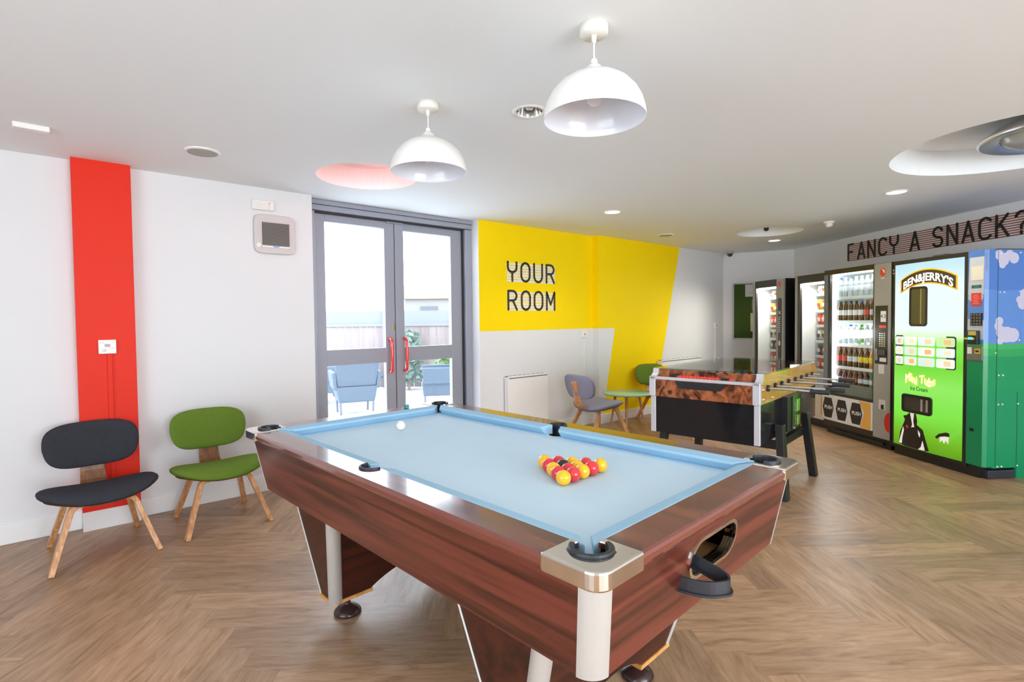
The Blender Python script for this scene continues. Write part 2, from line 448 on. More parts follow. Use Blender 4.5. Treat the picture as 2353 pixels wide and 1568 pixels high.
# window wall, left stretch (plain white) with red pilaster
wl = MB().box(XL - .2, 1.632, YA, 4.86, 0, CZ + .02)
struct(wl.build('wall_left', white_paint))
st = MB(); st.box(.074, .385, 4.402, YA, .125, CZ)
st.mi = 1; st.box(.074, .385, 4.398, YA, 0, .125)
struct(st.build('trim_1', [red_paint, gloss_white]))
struct(MB().box(XL, .074, YA - .014, YA, 0, .125).box(.385, 1.632, YA - .014, YA, 0, .125).build('baseboard_left', gloss_white, bevel=.004))
# right stretch with the yellow shape
wr = MB()
wr.box(3.385, 5.22, YA, 4.86, 0, CZ + .02); wr.box(5.22, 9.4, YB, 4.86, 0, CZ + .02)
wr.mi = 1
e = .0012
wr.prism([(3.387, 1.237), (5.22 - e, 1.237), (5.22 - e, CZ), (3.387, CZ)], XZ(YA), 0, e)
wr.box(5.22 - e, 5.22, YB - e, YA - e, 1.237, CZ)
wr.prism([(5.22, CZ), (5.22, 1.237), (5.549, 1.237), (5.30, .12), (6.447, .12), (7.107, CZ)], XZ(YB), 0, e)
struct(wr.build('wall_back', [white_paint, yellow_paint]))
struct(MB().box(3.385, 5.206, YA - .014, YA, 0, .125).box(5.206, 8.45, YB - .014, YB, 0, .125).box(5.206, 5.22, YB, YA, 0, .125).build('baseboard_back', gloss_white, bevel=.004))
def slab(mb, p, q, t, z0, z1, out=0):
    p = Vector(p); q = Vector(q); d = (q - p).normalized(); n = Vector((d.y, -d.x)) * t     # thickness to the right of p->q
    a, b, c, g = p, q, q + n, p + n
    return mb.hexa([(a.x, a.y, z0), (g.x, g.y, z0), (c.x, c.y, z0), (b.x, b.y, z0), (a.x, a.y, z1), (g.x, g.y, z1), (c.x, c.y, z1), (b.x, b.y, z1)])
struct(slab(MB(), B_, A_, .2, 0, CZ + .02).build('wall_end', white_paint))
struct(slab(MB(), E_, B_, .2, 0, CZ + .02).build('wall_right', white_paint))
# wall to the left and behind, with unseen window openings, assumed left and added behind
def wall_added_windows(name, horiz, pos, a0, a1, wins, out):
    mb = MB(); z0, z1 = .35, 2.3
    cuts = [a0] + [c for w in wins for c in w] + [a1]
    def bx(u0, u1, zz0, zz1):
        lo, hi = (pos, pos + out) if out > 0 else (pos + out, pos)
        if horiz: mb.box(u0, u1, lo, hi, zz0, zz1)
        else: mb.box(lo, hi, u0, u1, zz0, zz1)
    for k in range(0, len(cuts), 2): bx(cuts[k], cuts[k + 1], 0, CZ + .02)
    for w in wins: bx(w[0], w[1], 0, z0); bx(w[0], w[1], z1, CZ + .02)
    struct(mb.build(name, white_paint))
wall_added_windows('wall_side', False, XL, YR - .3, 4.487, [(-1.2, 1.9)], -.2)
wall_added_windows('wall_rear', True, YR, XL, 3.6, [(-0.9, 3.1)], -.2)
def added_window_unit(name, horiz, pos, a0, a1):
    root = bpy.data.objects.new(name, None); COL.objects.link(root); struct(root)
    def B(mb, u0, u1, d0, d1, z0, z1):
        if horiz: mb.box(u0, u1, pos + d0, pos + d1, z0, z1)
        else: mb.box(pos + d0, pos + d1, u0, u1, z0, z1)
    f = MB(); n = 3
    for k in range(n + 1):
        u = a0 + (a1 - a0) * k / n; B(f, max(a0, u - .03), min(a1, u + .03), -.16, -.10, .35, 2.3)
    B(f, a0, a1, -.16, -.10, .35, .41); B(f, a0, a1, -.16, -.10, 2.24, 2.3)
    fr = f.build('window_frame', alu_grey, root)
    g = MB(); B(g, a0 + .03, a1 - .03, -.134, -.128, .41, 2.24); g.build('window_pane', glass, fr)
added_window_unit('window_assumed_1', False, XL, -1.2, 1.9)  # assumed window, out of view on the left
added_window_unit('window_added_2', True, YR, -0.9, 3.1)  # window added behind the camera for the fill light

# ------------------------------------------------------------------ double door
dr = bpy.data.objects.new('door_1', None); COL.objects.link(dr); struct(dr)
f = MB()
f.box(1.635, 1.70, YD - .05, YD + .08, 0, 2.33, .004); f.box(3.30, 3.383, YD - .05, YD + .08, 0, 2.33, .004)
f.box(1.635, 3.383, YD - .075, YD + .08, 2.385, CZ - .002, .003); f.box(1.635, 3.383, YD - .06, YD + .08, 2.335, 2.383, .003)
f.mi = 1; f.box(1.64, 3.38, YD - .03, YD + .07, 2.318, 2.336); f.box(3.283, 3.30, YD - .02, YD + .06, 0, 2.32)
f.box(2.482, 2.494, YD + .004, YD + .05, 0, 2.32)
f.mi = 0; f.box(1.635, 3.383, YD - .02, YD + .08, 0, .015)
f.build('door_frame', [alu_grey, alu_line], dr)
def leaf(x0, x1, g0, g1, hx):
    m = MB(); y0, y1 = YD, YD + .05
    m.box(x0, g0, y0, y1, .02, 2.318); m.box(g1, x1, y0, y1, .02, 2.318)
    for z0, z1 in ((.02, .17), (.957, 1.10), (2.252, 2.318)): m.box(g0, g1, y0, y1, z0, z1)
    lf = m.build('door_leaf', alu_grey, dr, bevel=.002)
    MB().box(g0, g1, y0 + .02, y0 + .028, 1.10, 2.252).box(g0, g1, y0 + .02, y0 + .028, .17, .957).build('glass_pane', glass, lf)
    h = MB(); yy = YD - .062
    P = [(hx, YD, 1.185), (hx, YD - .03, 1.187)] + [(hx, YD - .03 - .034 * sin(radians(a)), 1.187 - .034 * (1 - cos(radians(a)))) for a in (20, 45, 70, 90)]
    P += [(hx, yy - .002, 1.0)] + [(a, b, 2 * 1.026 - c) for a, b, c in P[::-1]]
    h.tube(P, .0145, 14)
    h.build('pull_handle', red_pl, lf)
leaf(1.70, 2.484, 1.802, 2.381, 2.415)
leaf(2.492, 3.283, 2.587, 3.147, 2.575)
lk = MB().box(2.455, 2.478, YD - .006, YD, 1.27, 1.335, .002); lk.build('door_latch', mat('brass', (.45, .33, .15), .3, 1), dr)
struct(MB().box(1.62, 3.385, YA, 4.86, -.01, .003).build('trim_2', alu_grey))
MB().box(2.40, 2.58, YD - .02, YD + .01, 2.305, 2.33, .003).build('door_closer_stop', alu_grey, dr)

# ------------------------------------------------------------------ things on the window wall
def fan_unit():
    t = thing('extractor_fan', 'square white wall fan with dark louvre beside the double door', 'fan', (1.325, YA, 2.06))
    def bulge(x, y, d): return (x, -d, y)
    R = []
    for k in range(48):
        a = 2 * pi * k / 48; c, s_ = cos(a), sin(a)
        q = (abs(c) ** 7 + abs(s_) ** 7) ** (-1 / 7); R.append((.158 * c * q, .156 * s_ * q))
    MB().prism(R, bulge, 0, .035, smooth=False).build('fan_cover', plastic_g, t, bevel=.01)
    MB().box(-.10, .105, -.040, -.034, -.09, .092).build('grille_shade_plate', mat('louvre_shadow', (.07, .06, .055), .6), t)  # dark plate paints the shade behind the louvre slats
    g = MB()
    for k in range(17):
        z = -.086 + k * .0108; g.hexa([(-.10, -.040, z), (.105, -.040, z), (.105, -.052, z - .003), (-.10, -.052, z - .003), (-.10, -.040, z + .004), (.105, -.040, z + .004), (.105, -.052, z + .001), (-.10, -.052, z + .001)])
    g.build('louvre', mat('louvre_slat', (.34, .30, .28), .5), t)
    MB().box(-.105, .11, -.046, -.036, -.108, -.092, .003).build('label_strip', plastic_w, t)
    b = MB(); b.prism([(.025 * cos(a * pi / 8), -.098 + .008 * sin(a * pi / 8)) for a in range(16)], XZ(-.046), 0, .002); b.build('blue_badge', mat('blue_print', (.25, .38, .75), .4), t)
    MB().prism([(-.128 + .017 * cos(a * pi / 8), -.093 + .017 * sin(a * pi / 8)) for a in range(16)], XZ(-.034), 0, .008).build('pull_switch', plastic_w, t)
fan_unit()
t = thing('control_box', 'small flat white alarm box with red light above the wall fan', 'alarm box', (1.24, YA, 2.285))
MB().box(-.082, .082, -.03, 0, -.038, .038, .006).build('casing', plastic_w, t)
MB().lathe([(0, .004), (.004, .003), (.006, 0)], 0, 0, 12).build('indicator_light', mat('red_led', (.8, .1, .08), .3, emit=(1, .08, .05), es=1.5), t, (.045, -.031, .018)).rotation_euler = (pi / 2, 0, 0)
g = MB()
for k in range(3): g.box(-.05, .02, -.0312, -.030, -.022 + k * .017, -.021 + k * .017)
for k in range(4): g.box(.028, .052, -.0312, -.030, -.028 + k * .010, -.0265 + k * .010)
g.build('printed_lines', mat('grey_print', (.45, .38, .38), .5), t)

t = thing('thermostat_panel', 'white control panel with small dark display on red pilaster', 'thermostat', (.229, 4.402, 1.205))
MB().box(-.047, .047, -.028, 0, -.046, .046, .004).build('casing', plastic_w, t)
MB().box(-.014, .014, -.0295, -.028, .0, .018).build('display', mat('purple_display', (.16, .03, .10), .2), t)
MB().lathe([(0, .006), (.010, .005), (.012, 0)], 0, 0, 20).build('dial', plastic_w, t, (-.018, -.028, -.022)).rotation_euler = (pi / 2, 0, 0)
for q_ in (('Timer', -.028, .024, -.0285, .011), ('ON OFF', .022, -.012, -.0285, .007), ('1 HR', .03, .026, -.0285, .007)):
    add_font(MB(), *q_).build('lettering', mat('grey_print', (.4, .35, .35), .5), t)
tag(MB().box(-.014, .014, -.016, 0, -.50, .50, .003).build('cable_trunking', red_paint, None, (.240, 4.402, .66)), 'red painted cable trunking running down the red pilaster', 'cable trunking')

def sign(name, label, lines, loc, rz, width, height, sw, lw, adv, space, stripe_m, sth, pitch, letter_m):
    t = thing(name, label, 'wall lettering', loc, rz)
    s = MB(); ls_ = []
    for txt, x, z in lines:
        xx = x
        for ch in txt:
            l = MB(); nx_ = strokes(l, ch, xx, z, lw, height, adv, sw, -.003, .004, space)
            if ch != ' ': ls_.append(l)
            xx = nx_
        xe = xx - (adv - lw)
        if width: xe = x + width
        k = 0; zz = z + .002
        while zz + sth < z + height + .008:
            s.box(x - .002, xe + .004, -.003, -.0005, zz, zz + sth); zz += pitch; k += 1
    s.build('stripes', stripe_m, t); [q_.build('letter', letter_m, t) for q_ in ls_]
    return t
letter_black = mat('black_vinyl', (.035, .028, .02), .5)
sign('wall_lettering', 'black YOUR ROOM lettering over white stripes on yellow wall', [('YOUR', 3.775, 1.783), ('ROOM', 3.777, 1.460)], (0, YA - e, 0), 0, 0, .235, .026, .155, .2, .1, mat('white_vinyl', (.78, .78, .80), .5), .021, .0315, letter_black)
rzv = atan2(Wd.y, Wd.x)
def wn(w, n, z=0.): return (Wd.x * w + Nd.x * n, Wd.y * w + Nd.y * n, z)
NW = Nd.dot(B_)
sign('wall_lettering', 'black FANCY A SNACK? lettering over red stripes above the vending machines', [('FANCY A SNACK?', 0, 2.105)], wn(-6.655, NW, 0), rzv, 0, .235, .026, .14, .1735, .12, mat('red_vinyl', (.30, .055, .035), .5), .010, .0235, mat('black_vinyl_b', (.012, .01, .01), .5))

def heater(label, x0, x1, y, z0, z1):
    t = thing('panel_heater', label, 'heater', ((x0 + x1) / 2, y - .0015, 0)); h = (x1 - x0) / 2
    MB().box(-h, h, -.085, -.012, z0, z1 - .012, .006).build('panel', mat('heater_white', (.84, .83, .81), .35), t)
    MB().box(-h + .01, h - .01, -.075, -.02, z1 - .014, z1 - .004).build('top_slot', mat('slot_grey', (.12, .12, .12), .6), t)
    g = MB()
    for k in range(9): g.box(-h + .02 + k * (2 * h - .05) / 8, -h + .028 + k * (2 * h - .05) / 8, -.0862, -.02, z1 - .03, z1 - .001)
    g.box(-h, h, -.086, -.078, z1 - .015, z1, .002)
    g.build('grille', gloss_white, t)
    MB().box(-h + .01, h - .012, -.0875, -.085, z1 - .030, z1 - .020).build('slot_shade_strip', mat('slot_grey', (.12, .12, .12), .6), t)  # dark strip on the panel front paints the shade of the slot
    for q_ in (-h + .05, h - .09): MB().box(q_, q_ + .04, -.012, 0, z0 + .05, z1 - .08).build('wall_bracket', steel, t)
heater('white panel heater below the YOUR ROOM lettering', 3.71, 4.32, YA, .13, .735)
heater('white panel heater on the wall right of yellow paint behind football table', 6.50, 7.60, YB, .22, .762)
def socket(label, x, y, z, zb):
    t = thing('wall_socket', label, 'socket', (x, y, z))
    MB().box(-.043, .043, -.03, 0, -.043, .043, .005).build('faceplate', plastic_w, t)
    MB().box(-.008, .008, -.034, -.03, -.012, .010).build('rocker_switch', mat('switch_red', (.5, .12, .1), .4), t)
    tag(MB().box(-.012, .012, -.014, 0, zb - z, -.043, .002).build('cable_trunking', gloss_white, None, (x, y, z)), label.replace('white switch box', 'cable trunking below the switch box').replace('with red rocker ', ''), 'cable trunking')
socket('white switch box with red rocker just under yellow paint beside the pillar step', 5.037, YA, 1.168, .13)
socket('white switch box on plain white wall near the room corner', 8.16, YB, 1.236, .13)

# notice board on the end wall
dE = (A_ - B_).normalized(); rE = atan2(-dE.y, -dE.x)
pE = A_ - dE * .17
t = thing('notice_board', 'green framed notice board with papers behind the far snack machine', 'notice board', (pE.x, pE.y, 1.02), rE)
MB().box(0, .80, -.02, -.004, 0, .89).build('felt', mat('green_felt', (.045, .085, .012), .9), t)
g = MB(); g.box(0, .80, -.028, 0, -.02, 0); g.box(0, .80, -.028, 0, .89, .91); g.box(-.02, 0, -.028, 0, -.02, .91); g.box(.80, .82, -.028, 0, -.02, .91)
g.build('frame', mat('board_frame_grey', (.33, .33, .34), .4, .3), t)
for k, (x, z, w_, h_, lab, c) in enumerate([(.17, .68, .30, .20, 'white notice pinned at the top of the green board', (.62, .61, .62)), (.27, .46, .13, .17, 'small dark notice with white edge pinned on the green board', (.16, .2, .22)), (.25, .11, .21, .30, 'yellow notice pinned low on the green board', (.58, .55, .28))]):
    p = MB().box(x, x + w_, -.023, -.0205, z, z + h_)
    o = p.build('paper_notice', mat('notice_%d' % k, c, .6), None, (pE.x, pE.y, 1.02), rE); tag(o, lab, 'notice', 'papers on the notice board')
    if k != 2: 
        for fx, fz in ((.4, .7), (.25, .3)): MB().box(x + w_ * fx, x + w_ * .85, -.0238, -.0231, z + h_ * fz, z + h_ * (fz + .02)).build('printed_line', hexblack, o)

# ------------------------------------------------------------------ ceiling fittings
def pendant(label, x, y):
    t = thing('pendant_lamp', label, 'lamp', (x, y, 0), 0, 'white dome pendant lamps')
    MB().lathe([(0, CZ), (.052, CZ), (.052, CZ - .030), (.048, CZ - .036), (0, CZ - .036)][::-1]).lathe([(0, CZ - .062), (.008, CZ - .062), (.010, CZ - .036)]).build('ceiling_rose', mat('ivory_plastic', (.80, .79, .73), .4), t)
    MB().cyl((0, 0, 2.29), (0, 0, CZ - .05), .0032, 8).build('cable', plastic_w, t)
    prof = [(.186, 2.088), (.187, 2.094), (.185, 2.115), (.176, 2.148), (.158, 2.182), (.130, 2.213), (.095, 2.236), (.060, 2.249), (.046, 2.252), (.034, 2.270), (.020, 2.284)]
    inner = [(r - .0035, z - .003) for r, z in prof[1:]][::-1]
    MB().lathe(prof + [(.009, 2.290), (.009, 2.304), (0, 2.306)][:1] + [(.0, 2.292)], 0, 0, 64).build('shade', mat('white_enamel', (.86, .86, .83), .28), t)
    MB().lathe([(0, 2.280)] + inner + [(.186, 2.088)], 0, 0, 64).build('shade_lining', mat('cool_white_enamel', (.78, .80, .86), .16), t)
    MB().lathe([(0, 2.308), (.010, 2.306), (.012, 2.300), (.012, 2.288), (0, 2.286)][::-1], 0, 0, 20).build('cord_grip', plastic_w, t)
    b = MB(); b.sphere((0, 0, 2.165), .030, 20); b.lathe([(0, 2.28), (.014, 2.28), (.014, 2.20), (.018, 2.19)][::-1], 0, 0, 16); b.build('light_bulb', mat('opal_bulb', (.88, .9, .95), .15), t)
pendant('nearer white dome pendant hanging over the pool table', 1.512, 1.284)
pendant('further white dome pendant hanging beside the pink ceiling recess', 1.404, 2.260)

def spotlamp(name, loc, power, col, r=.05, typ='POINT'):
    l = bpy.data.lights.new(name, typ); l.energy = power; l.color = col; l.shadow_soft_size = r
    if typ == 'SPOT': l.spot_size = radians(140); l.spot_blend = .6
    o = bpy.data.objects.new(name, l); COL.objects.link(o); o.location = loc; return o
def downlight(label, x, y, r=.085, power=34):
    t = thing('downlight', label, 'light', (x, y, CZ), 0, 'lit downlights')
    MB().lathe([(r - .013, -.003), (r - .008, -.009), (r, -.006), (r + .002, 0)], 0, 0, 36).build('trim_ring', plastic_w, t)
    MB().lathe([(0, -.004), (r - .010, -.004)], 0, 0, 36).build('lens', mat('lit_lens', (1, 1, 1), .4, emit=(1, .95, .86), es=9), t)
    spotlamp('downlight_beam', (x, y, CZ - .03), power, (1, .84, .64), .06, 'SPOT')
downlight('lit downlight above the yellow wall shape', 4.209, 3.35, power=26)
downlight('lit downlight nearest the FANCY A SNACK lettering', 5.506, 1.294)
downlight('lit downlight furthest away near the snack machines', 7.55, 3.18)
t = thing('reflector_downlight', 'unlit chrome reflector downlight beside the nearer pendant', 'light', (1.864, 2.017, CZ))
MB().lathe([(.066, .002), (.068, -.004), (.084, -.005), (.090, 0)], 0, 0, 40).build('trim_ring', plastic_w, t)
MB().lathe([(.067, -.002), (.062, .03), (.052, .07), (.040, .10), (0, .105)], 0, 0, 40).build('reflector', mat('mirror_reflector', (.75, .75, .73), .12, 1.), t)
MB().lathe([(0, .012), (.02, .015), (.028, .03), (.028, .075), (0, .08)], 0, 0, 24).build('lamp_capsule', mat('frosted_lamp', (.72, .74, .74), .3), t)
def speaker(label, x, y, r):
    t = thing('ceiling_speaker', label, 'speaker', (x, y, CZ), 0, 'round ceiling speakers')
    MB().lathe([(r * .84, -.010), (r * .9, -.011), (r, -.006), (r, 0)], 0, 0, 40).build('rim', plastic_w, t)
    MB().lathe([(0, -.009), (r * .84, -.008)], 0, 0, 40).build('grille', mat('speaker_grille', (.42, .42, .38), .7, noise=.3, nscale=500), t)
speaker('round ceiling speaker between the red pilaster and the wall fan', .70, 3.77, .10)
speaker('round ceiling speaker above the yellow wall, far from the camera', 5.90, 3.84, .10)
tag(MB().box(-.075, .075, -.03, .03, -.03, 0, .006).build('ceiling_sensor', plastic_w, None, (-.091, 3.846, CZ), radians(2)), 'small white box on the ceiling at the left edge', 'sensor')
t = thing('smoke_detector', 'white smoke detector near the FANCY A SNACK lettering', 'smoke detector', (6.60, 2.18, CZ))
MB().lathe([(0, -.022), (.05, -.02), (.056, -.008), (.056, 0)], 0, 0, 32).build('base', plastic_w, t)
MB().lathe([(0, -.062), (.026, -.060), (.036, -.045), (.036, -.024), (.04, -.02)], 0, 0, 32).build('sensing_head', plastic_w, t)
t = thing('security_camera', 'dome security camera on the ceiling in the far corner', 'camera', (8.22, 4.16, CZ))
MB().lathe([(.045, -.035), (.06, -.03), (.068, 0)], 0, 0, 32).build('housing', mat('grey_housing', (.42, .41, .40), .5), t)
MB().lathe([(0, -.085), (.025, -.078), (.040, -.058), (.045, -.035)], 0, 0, 32).build('dome', mat('smoked_dome', (.06, .045, .04), .1), t)
# coloured lamp inside the small recesses
t = thing('coloured_bulb', 'small glowing red bulb in the pink round ceiling recess', 'bulb', (1.50, 3.60, CZ + .075))
MB().sphere((0, 0, 0), .020, 20).build('bulb_glass', mat('red_bulb_glow', (1, .4, .1), .3, emit=(1, .30, .06), es=3.2), t)
MB().lathe([(.012, .016), (.016, .022), (.016, .045), (0, .046)], 0, 0, 16).build('lamp_holder', mat('orange_holder', (.7, .12, .05), .4), t)
MB().cyl((0, 0, .045), (0, 0, .095), .006, 10).build('stem', mat('orange_holder', (.7, .12, .05), .4), t)
spotlamp('red_recess_light', (1.62, 3.62, CZ + .07), .9, (1, .16, .12), .03)
spotlamp('red_recess_light', (1.90, 3.74, CZ + .07), .9, (1, .16, .12), .03)
t = thing('coloured_bulb', 'small unlit dark bulb in the furthest round ceiling recess', 'bulb', (6.56, 2.86, CZ + .01))
MB().sphere((0, 0, 0), .030, 16).build('bulb_glass', blk, t)
MB().cyl((0, 0, .02), (0, 0, .16), .010, 10).build('lamp_holder', mat('orange_holder', (.7, .12, .05), .4), t)
t = thing('bay_light', 'large round metal dish light in the big ceiling recess', 'light', (4.75, .25, CZ + .045))
MB().lathe([(.40, -.010), (.415, .004), (.40, .020), (.33, .07), (.20, .12), (0, .13)], 0, 0, 72).build('dish_rim', steel, t)
MB().lathe([(0, -.055), (.12, -.05), (.22, -.035), (.28, -.012), (.295, .012), (.305, .014)], 0, 0, 72).build('lens', mat('frosted_lens', (.42, .44, .42), .22), t)
MB().lathe([(.30, .012), (.34, -.006), (.40, -.010)], 0, 0, 72).build('reflector_ring', mat('satin_reflector', (.62, .64, .60), .25, .8), t)
MB().cyl((0, 0, .12), (0, 0, .143), .06, 20).build('mount', steel, t)

# ------------------------------------------------------------------ pool table
TC = Vector((1.297, 1.727, 0)); TR = atan2(-.998, .0634)
PL, PW = 2.077, 1.173
pt = thing('pool_table', 'brown pool table with pale blue cloth and chrome corner caps', 'pool table', TC, TR)
hl, hw = PL / 2, PW / 2
IN = .105; PR = .050; PC = .0875; MR = .044; MCN = .094
BZ, RZ = .800, .845
def corner_pts(n=14):
    """arc of the corner pocket in 'inset' coordinates, from the long-rail side round to the short-rail side"""
    d = sqrt(PR ** 2 - (IN - PC) ** 2)
    a0 = math.degrees(atan2(IN - PC, d)); a1 = -270 - a0 + 180 * 2
    a_end = math.degrees(atan2(d, IN - PC))
    # from angle a0 going clockwise to a_end - 360
    return [(PC + PR * cos(radians(a0 + (a_end - 360 - a0) * i / n)), PC + PR * sin(radians(a0 + (a_end - 360 - a0) * i / n))) for i in range(n + 1)]
CP = corner_pts()
def to_corner(su, sv, p): return (su * (hl - p[0]), sv * (hw - p[1]))
def opening():
    out = []
    # start at corner (-,-), go counter-clockwise
    def cor(su, sv, rev):
        q = [to_corner(su, sv, p) for p in CP]; return q[::-1] if rev else q
    def mid(sv):
        d = sqrt(MR ** 2 - (IN - MCN) ** 2)
        a0 = math.degrees(atan2(IN - MCN, -d)); a1 = math.degrees(atan2(IN - MCN, d)) + 360
        P = [(MR * cos(radians(a0 + (a1 - a0) * i / 12)), sv * (hw - (MCN + MR * sin(radians(a0 + (a1 - a0) * i / 12))))) for i in range(13)]
        return P
    m0 = mid(-1); m1 = mid(1)
    # (-,-): CP first point = (u inset large, v inset IN) i.e. on the long rail; last = on the short rail
    out += cor(-1, -1, True)            # short-rail side -> long-rail side
    out += m0
    out += cor(1, -1, False)
    out += cor(1, 1, True)
    out += m1[::-1]
    out += cor(-1, 1, False)
    return out
OP = opening()
# rail frame: outer rounded profile built as stacked outlines
ring = MB()
ring.prism(rrect(-hl + .0102, hl - .0102, -hw + .0102, hw - .0102, .0402), FLAT, RZ - .012, RZ, [OP])
ring.build('rail', rail_wood, pt)
ap = MB()
lv = [(.000, .838), (.000, .822), (.006, .812), (.016, .806)]
def loop(ins, z, r=.03): return [(x, y, z) for x, y in rrect(-hl + ins, hl - ins, -hw + ins, hw - ins, r - ins)]
Ls = [loop(.010, .845, .05), loop(.003, .842, .05), loop(0, .835, .05), loop(0, .822, .05), loop(.006, .813, .05), loop(.030, .805, .05)]
n0 = len(Ls[0])
for a, b in zip(Ls, Ls[1:]):
    ap.add(a + b, [(i, n0 + i, n0 + (i + 1) % n0, (i + 1) % n0) for i in range(n0)], True)
ap.build('rail_edge', mat('rounded_mahogany_edge', (.17, .045, .03), .18, coat=.8), pt)
# cabinet: four tapering panels; the end facing the camera has the ball-return opening
def taper(ins0, ins1): pass
Zt, Zb, I0, I1 = .808, .570, .020, .062
cb_ = MB()
def pan(p0, p1, q0, q1):   # outer top pts p, bottom pts q ; 18 mm thick inwards
    c = Vector((0, 0, .7))
    def inn(p): v = Vector(p); d = Vector((-v.x, -v.y, 0)).normalized() * .018; return tuple(v + d)
    cb_.hexa([q0, q1, inn(q1), inn(q0), p0, p1, inn(p1), inn(p0)])
tl = lambda su, sv: (su * (hl - I0), sv * (hw - I0), Zt)
bl = lambda su, sv: (su * (hl - I1), sv * (hw - I1), Zb)
QR = .050
def sh_(p, ax): q = list(p); q[ax] -= math.copysign(QR, q[ax]); return tuple(q)
def pan2(a, b, c, d, ax): pan(sh_(a, ax), sh_(b, ax), sh_(c, ax), sh_(d, ax))
pan2(tl(-1, -1), tl(1, -1), bl(-1, -1), bl(1, -1), 0)
pan2(tl(1, 1), tl(-1, 1), bl(1, 1), bl(-1, 1), 0)
pan2(tl(-1, 1), tl(-1, -1), bl(-1, 1), bl(-1, -1), 1)
cb_.box(-hl + .1, hl - .1, -hw + .1, hw - .1, Zb + .004, Zb + .02)
cb_.build('cabinet', mahog, pt)
def endmap(y, z, d):
    k = (Zt - z) / (Zt - Zb); return (hl - I0 - (I1 - I0) * k + d, y, z)
hc, hz, hr, hh = -.018, .7175, .052, .084    # ball-return slot
slot = arc(hc + hh, hz, hr, -90, 90, 12) + arc(hc - hh, hz, hr, 90, 270, 12)
ep = MB(); tw, bw = hw - I0 - QR, hw - I1 - QR
ep.prism([(-bw, Zb), (bw, Zb), (tw, Zt), (-tw, Zt)], endmap, -.018, 0, [slot])
ep.build('end_panel', mahog_y, pt)
rg = MB()
so = arc(hc + hh, hz, hr + .007, -90, 90, 12) + arc(hc - hh, hz, hr + .007, 90, 270, 12)
si = arc(hc + hh, hz, hr - .004, -90, 90, 12) + arc(hc - hh, hz, hr - .004, 90, 270, 12)
rg.prism(so, endmap, -.001, .005, [si])
for dd in (-.006, -.014, -.022): 
    s2 = arc(hc + hh, hz, hr - .002, -90, 90, 12) + arc(hc - hh, hz, hr - .002, 90, 270, 12)
    s3 = arc(hc + hh, hz, hr - .006, -90, 90, 12) + arc(hc - hh, hz, hr - .006, 90, 270, 12)
    rg.prism(s2, endmap, dd - .004, dd + .003, [s3])
rg.build('return_trim', chrome, pt)
tr_ = MB()
tr_.box(hl - .24, hl - .09, hc - .15, hc + .15, hz - .062, hz - .056)
tr_.box(hl - .246, hl - .24, hc - .15, hc + .15, hz - .062, hz + .07)
tr_.build('return_tray', mat('tray_board', (.28, .15, .06), .6), pt)
lp = MB()
LPp = [(a_, b_ - .046, c_) for a_, b_, c_ in [(hl - .11, hc - .13, hz - .036), (hl - .03, hc - .127, hz - .038), (hl + .020, hc - .105, hz - .040), (hl + .048, hc - .065, hz - .041), (hl + .050, hc - .045, hz - .041), (hl + .030, hc - .028, hz - .036), (hl - .03, hc - .035, hz - .018), (hl - .11, hc - .05, hz + .010)]]
for _ in range(2):
    LPp = [LPp[0]] + [tuple(a_ * w1_ + b_ * (1 - w1_) for a_, b_ in zip(p_, q_)) for p_, q_ in zip(LPp, LPp[1:]) for w1_ in (.75, .25)] + [LPp[-1]]
lp.ribbon(LPp, (0, 0, 1), .034, .006); lp.ribbon([(a, b, c - .018) for a, b, c in LPp], (0, 0, 1), .006, .018)
lp.build('ball_stop', rubber, pt)
# corner strips and bottom edging
for su in (-1, 1):
    for sv in (-1, 1):
        p = Vector(tl(su, sv)); q = Vector(bl(su, sv)); off = Vector((-su * .0245, -sv * .0245, 0))
        sec = [(0, 0)] + [(-QR * 1.012 * cos(radians(a)) , -QR * 1.012 * sin(radians(a))) for a in range(0, 91, 6)]
        def qm(a_, b_, k_, su=su, sv=sv, p=p, q=q):
            c_ = p + (q - p) * k_; return (c_.x - su * (QR + a_), c_.y - sv * (QR + b_), c_.z - .003 * k_)
        MB().prism(sec, qm, 0, 1).build('corner_strip', satin, pt)
        # chrome cap
        o_ = [(.158, -.002)] + [(.036 + .038 * cos(radians(a)), .036 + .038 * sin(radians(a))) for a in range(270, 179, -15)] + [(-.002, .158), (IN, .158), (IN, CP[-1][1])] + CP[::-1][1:] + [(.158, IN)]
        c = MB().prism([to_corner(su, sv, p_) for p_ in o_], FLAT, .808, .8495)
        c.build('corner_cap', chrome if (su, sv) != (-1, -1) else chrome, pt, bevel=.005)
        # rubber pocket rim and cup
        cx, cy = su * (hl - PC), sv * (hw - PC)
        base = math.degrees(atan2(sv, su)); seg = 22
        A0, A1 = base - 122, base + 122
        R0, R1 = PR - .012, PR + .001
        outl = arc(cx, cy, R1, A0, A1, seg) + arc(cx, cy, R0, A1, A0, seg)
        MB().prism(outl, FLAT, .79, .857, smooth=False).build('pocket_rim', rubber, pt, bevel=.003)
        MB().lathe([(R1 - .002, .80), (R1 - .004, .74), (0, .735)], cx, cy, 32).build('pocket_cup', rubber, pt)
for sv in (-1, 1):
    cx, cy = 0, sv * (hw - MCN); base = 90 * sv
    outl = arc(cx, cy, MR + .001, base - 100, base + 100, 22) + arc(cx, cy, MR - .007, base + 100, base - 100, 22)
    MB().prism(outl, FLAT, .79, .852).build('pocket_rim', rubber, pt, bevel=.003)
    MB().lathe([(MR - .002, .80), (MR - .004, .74), (0, .735)], cx, cy, 32).build('pocket_cup', rubber, pt)
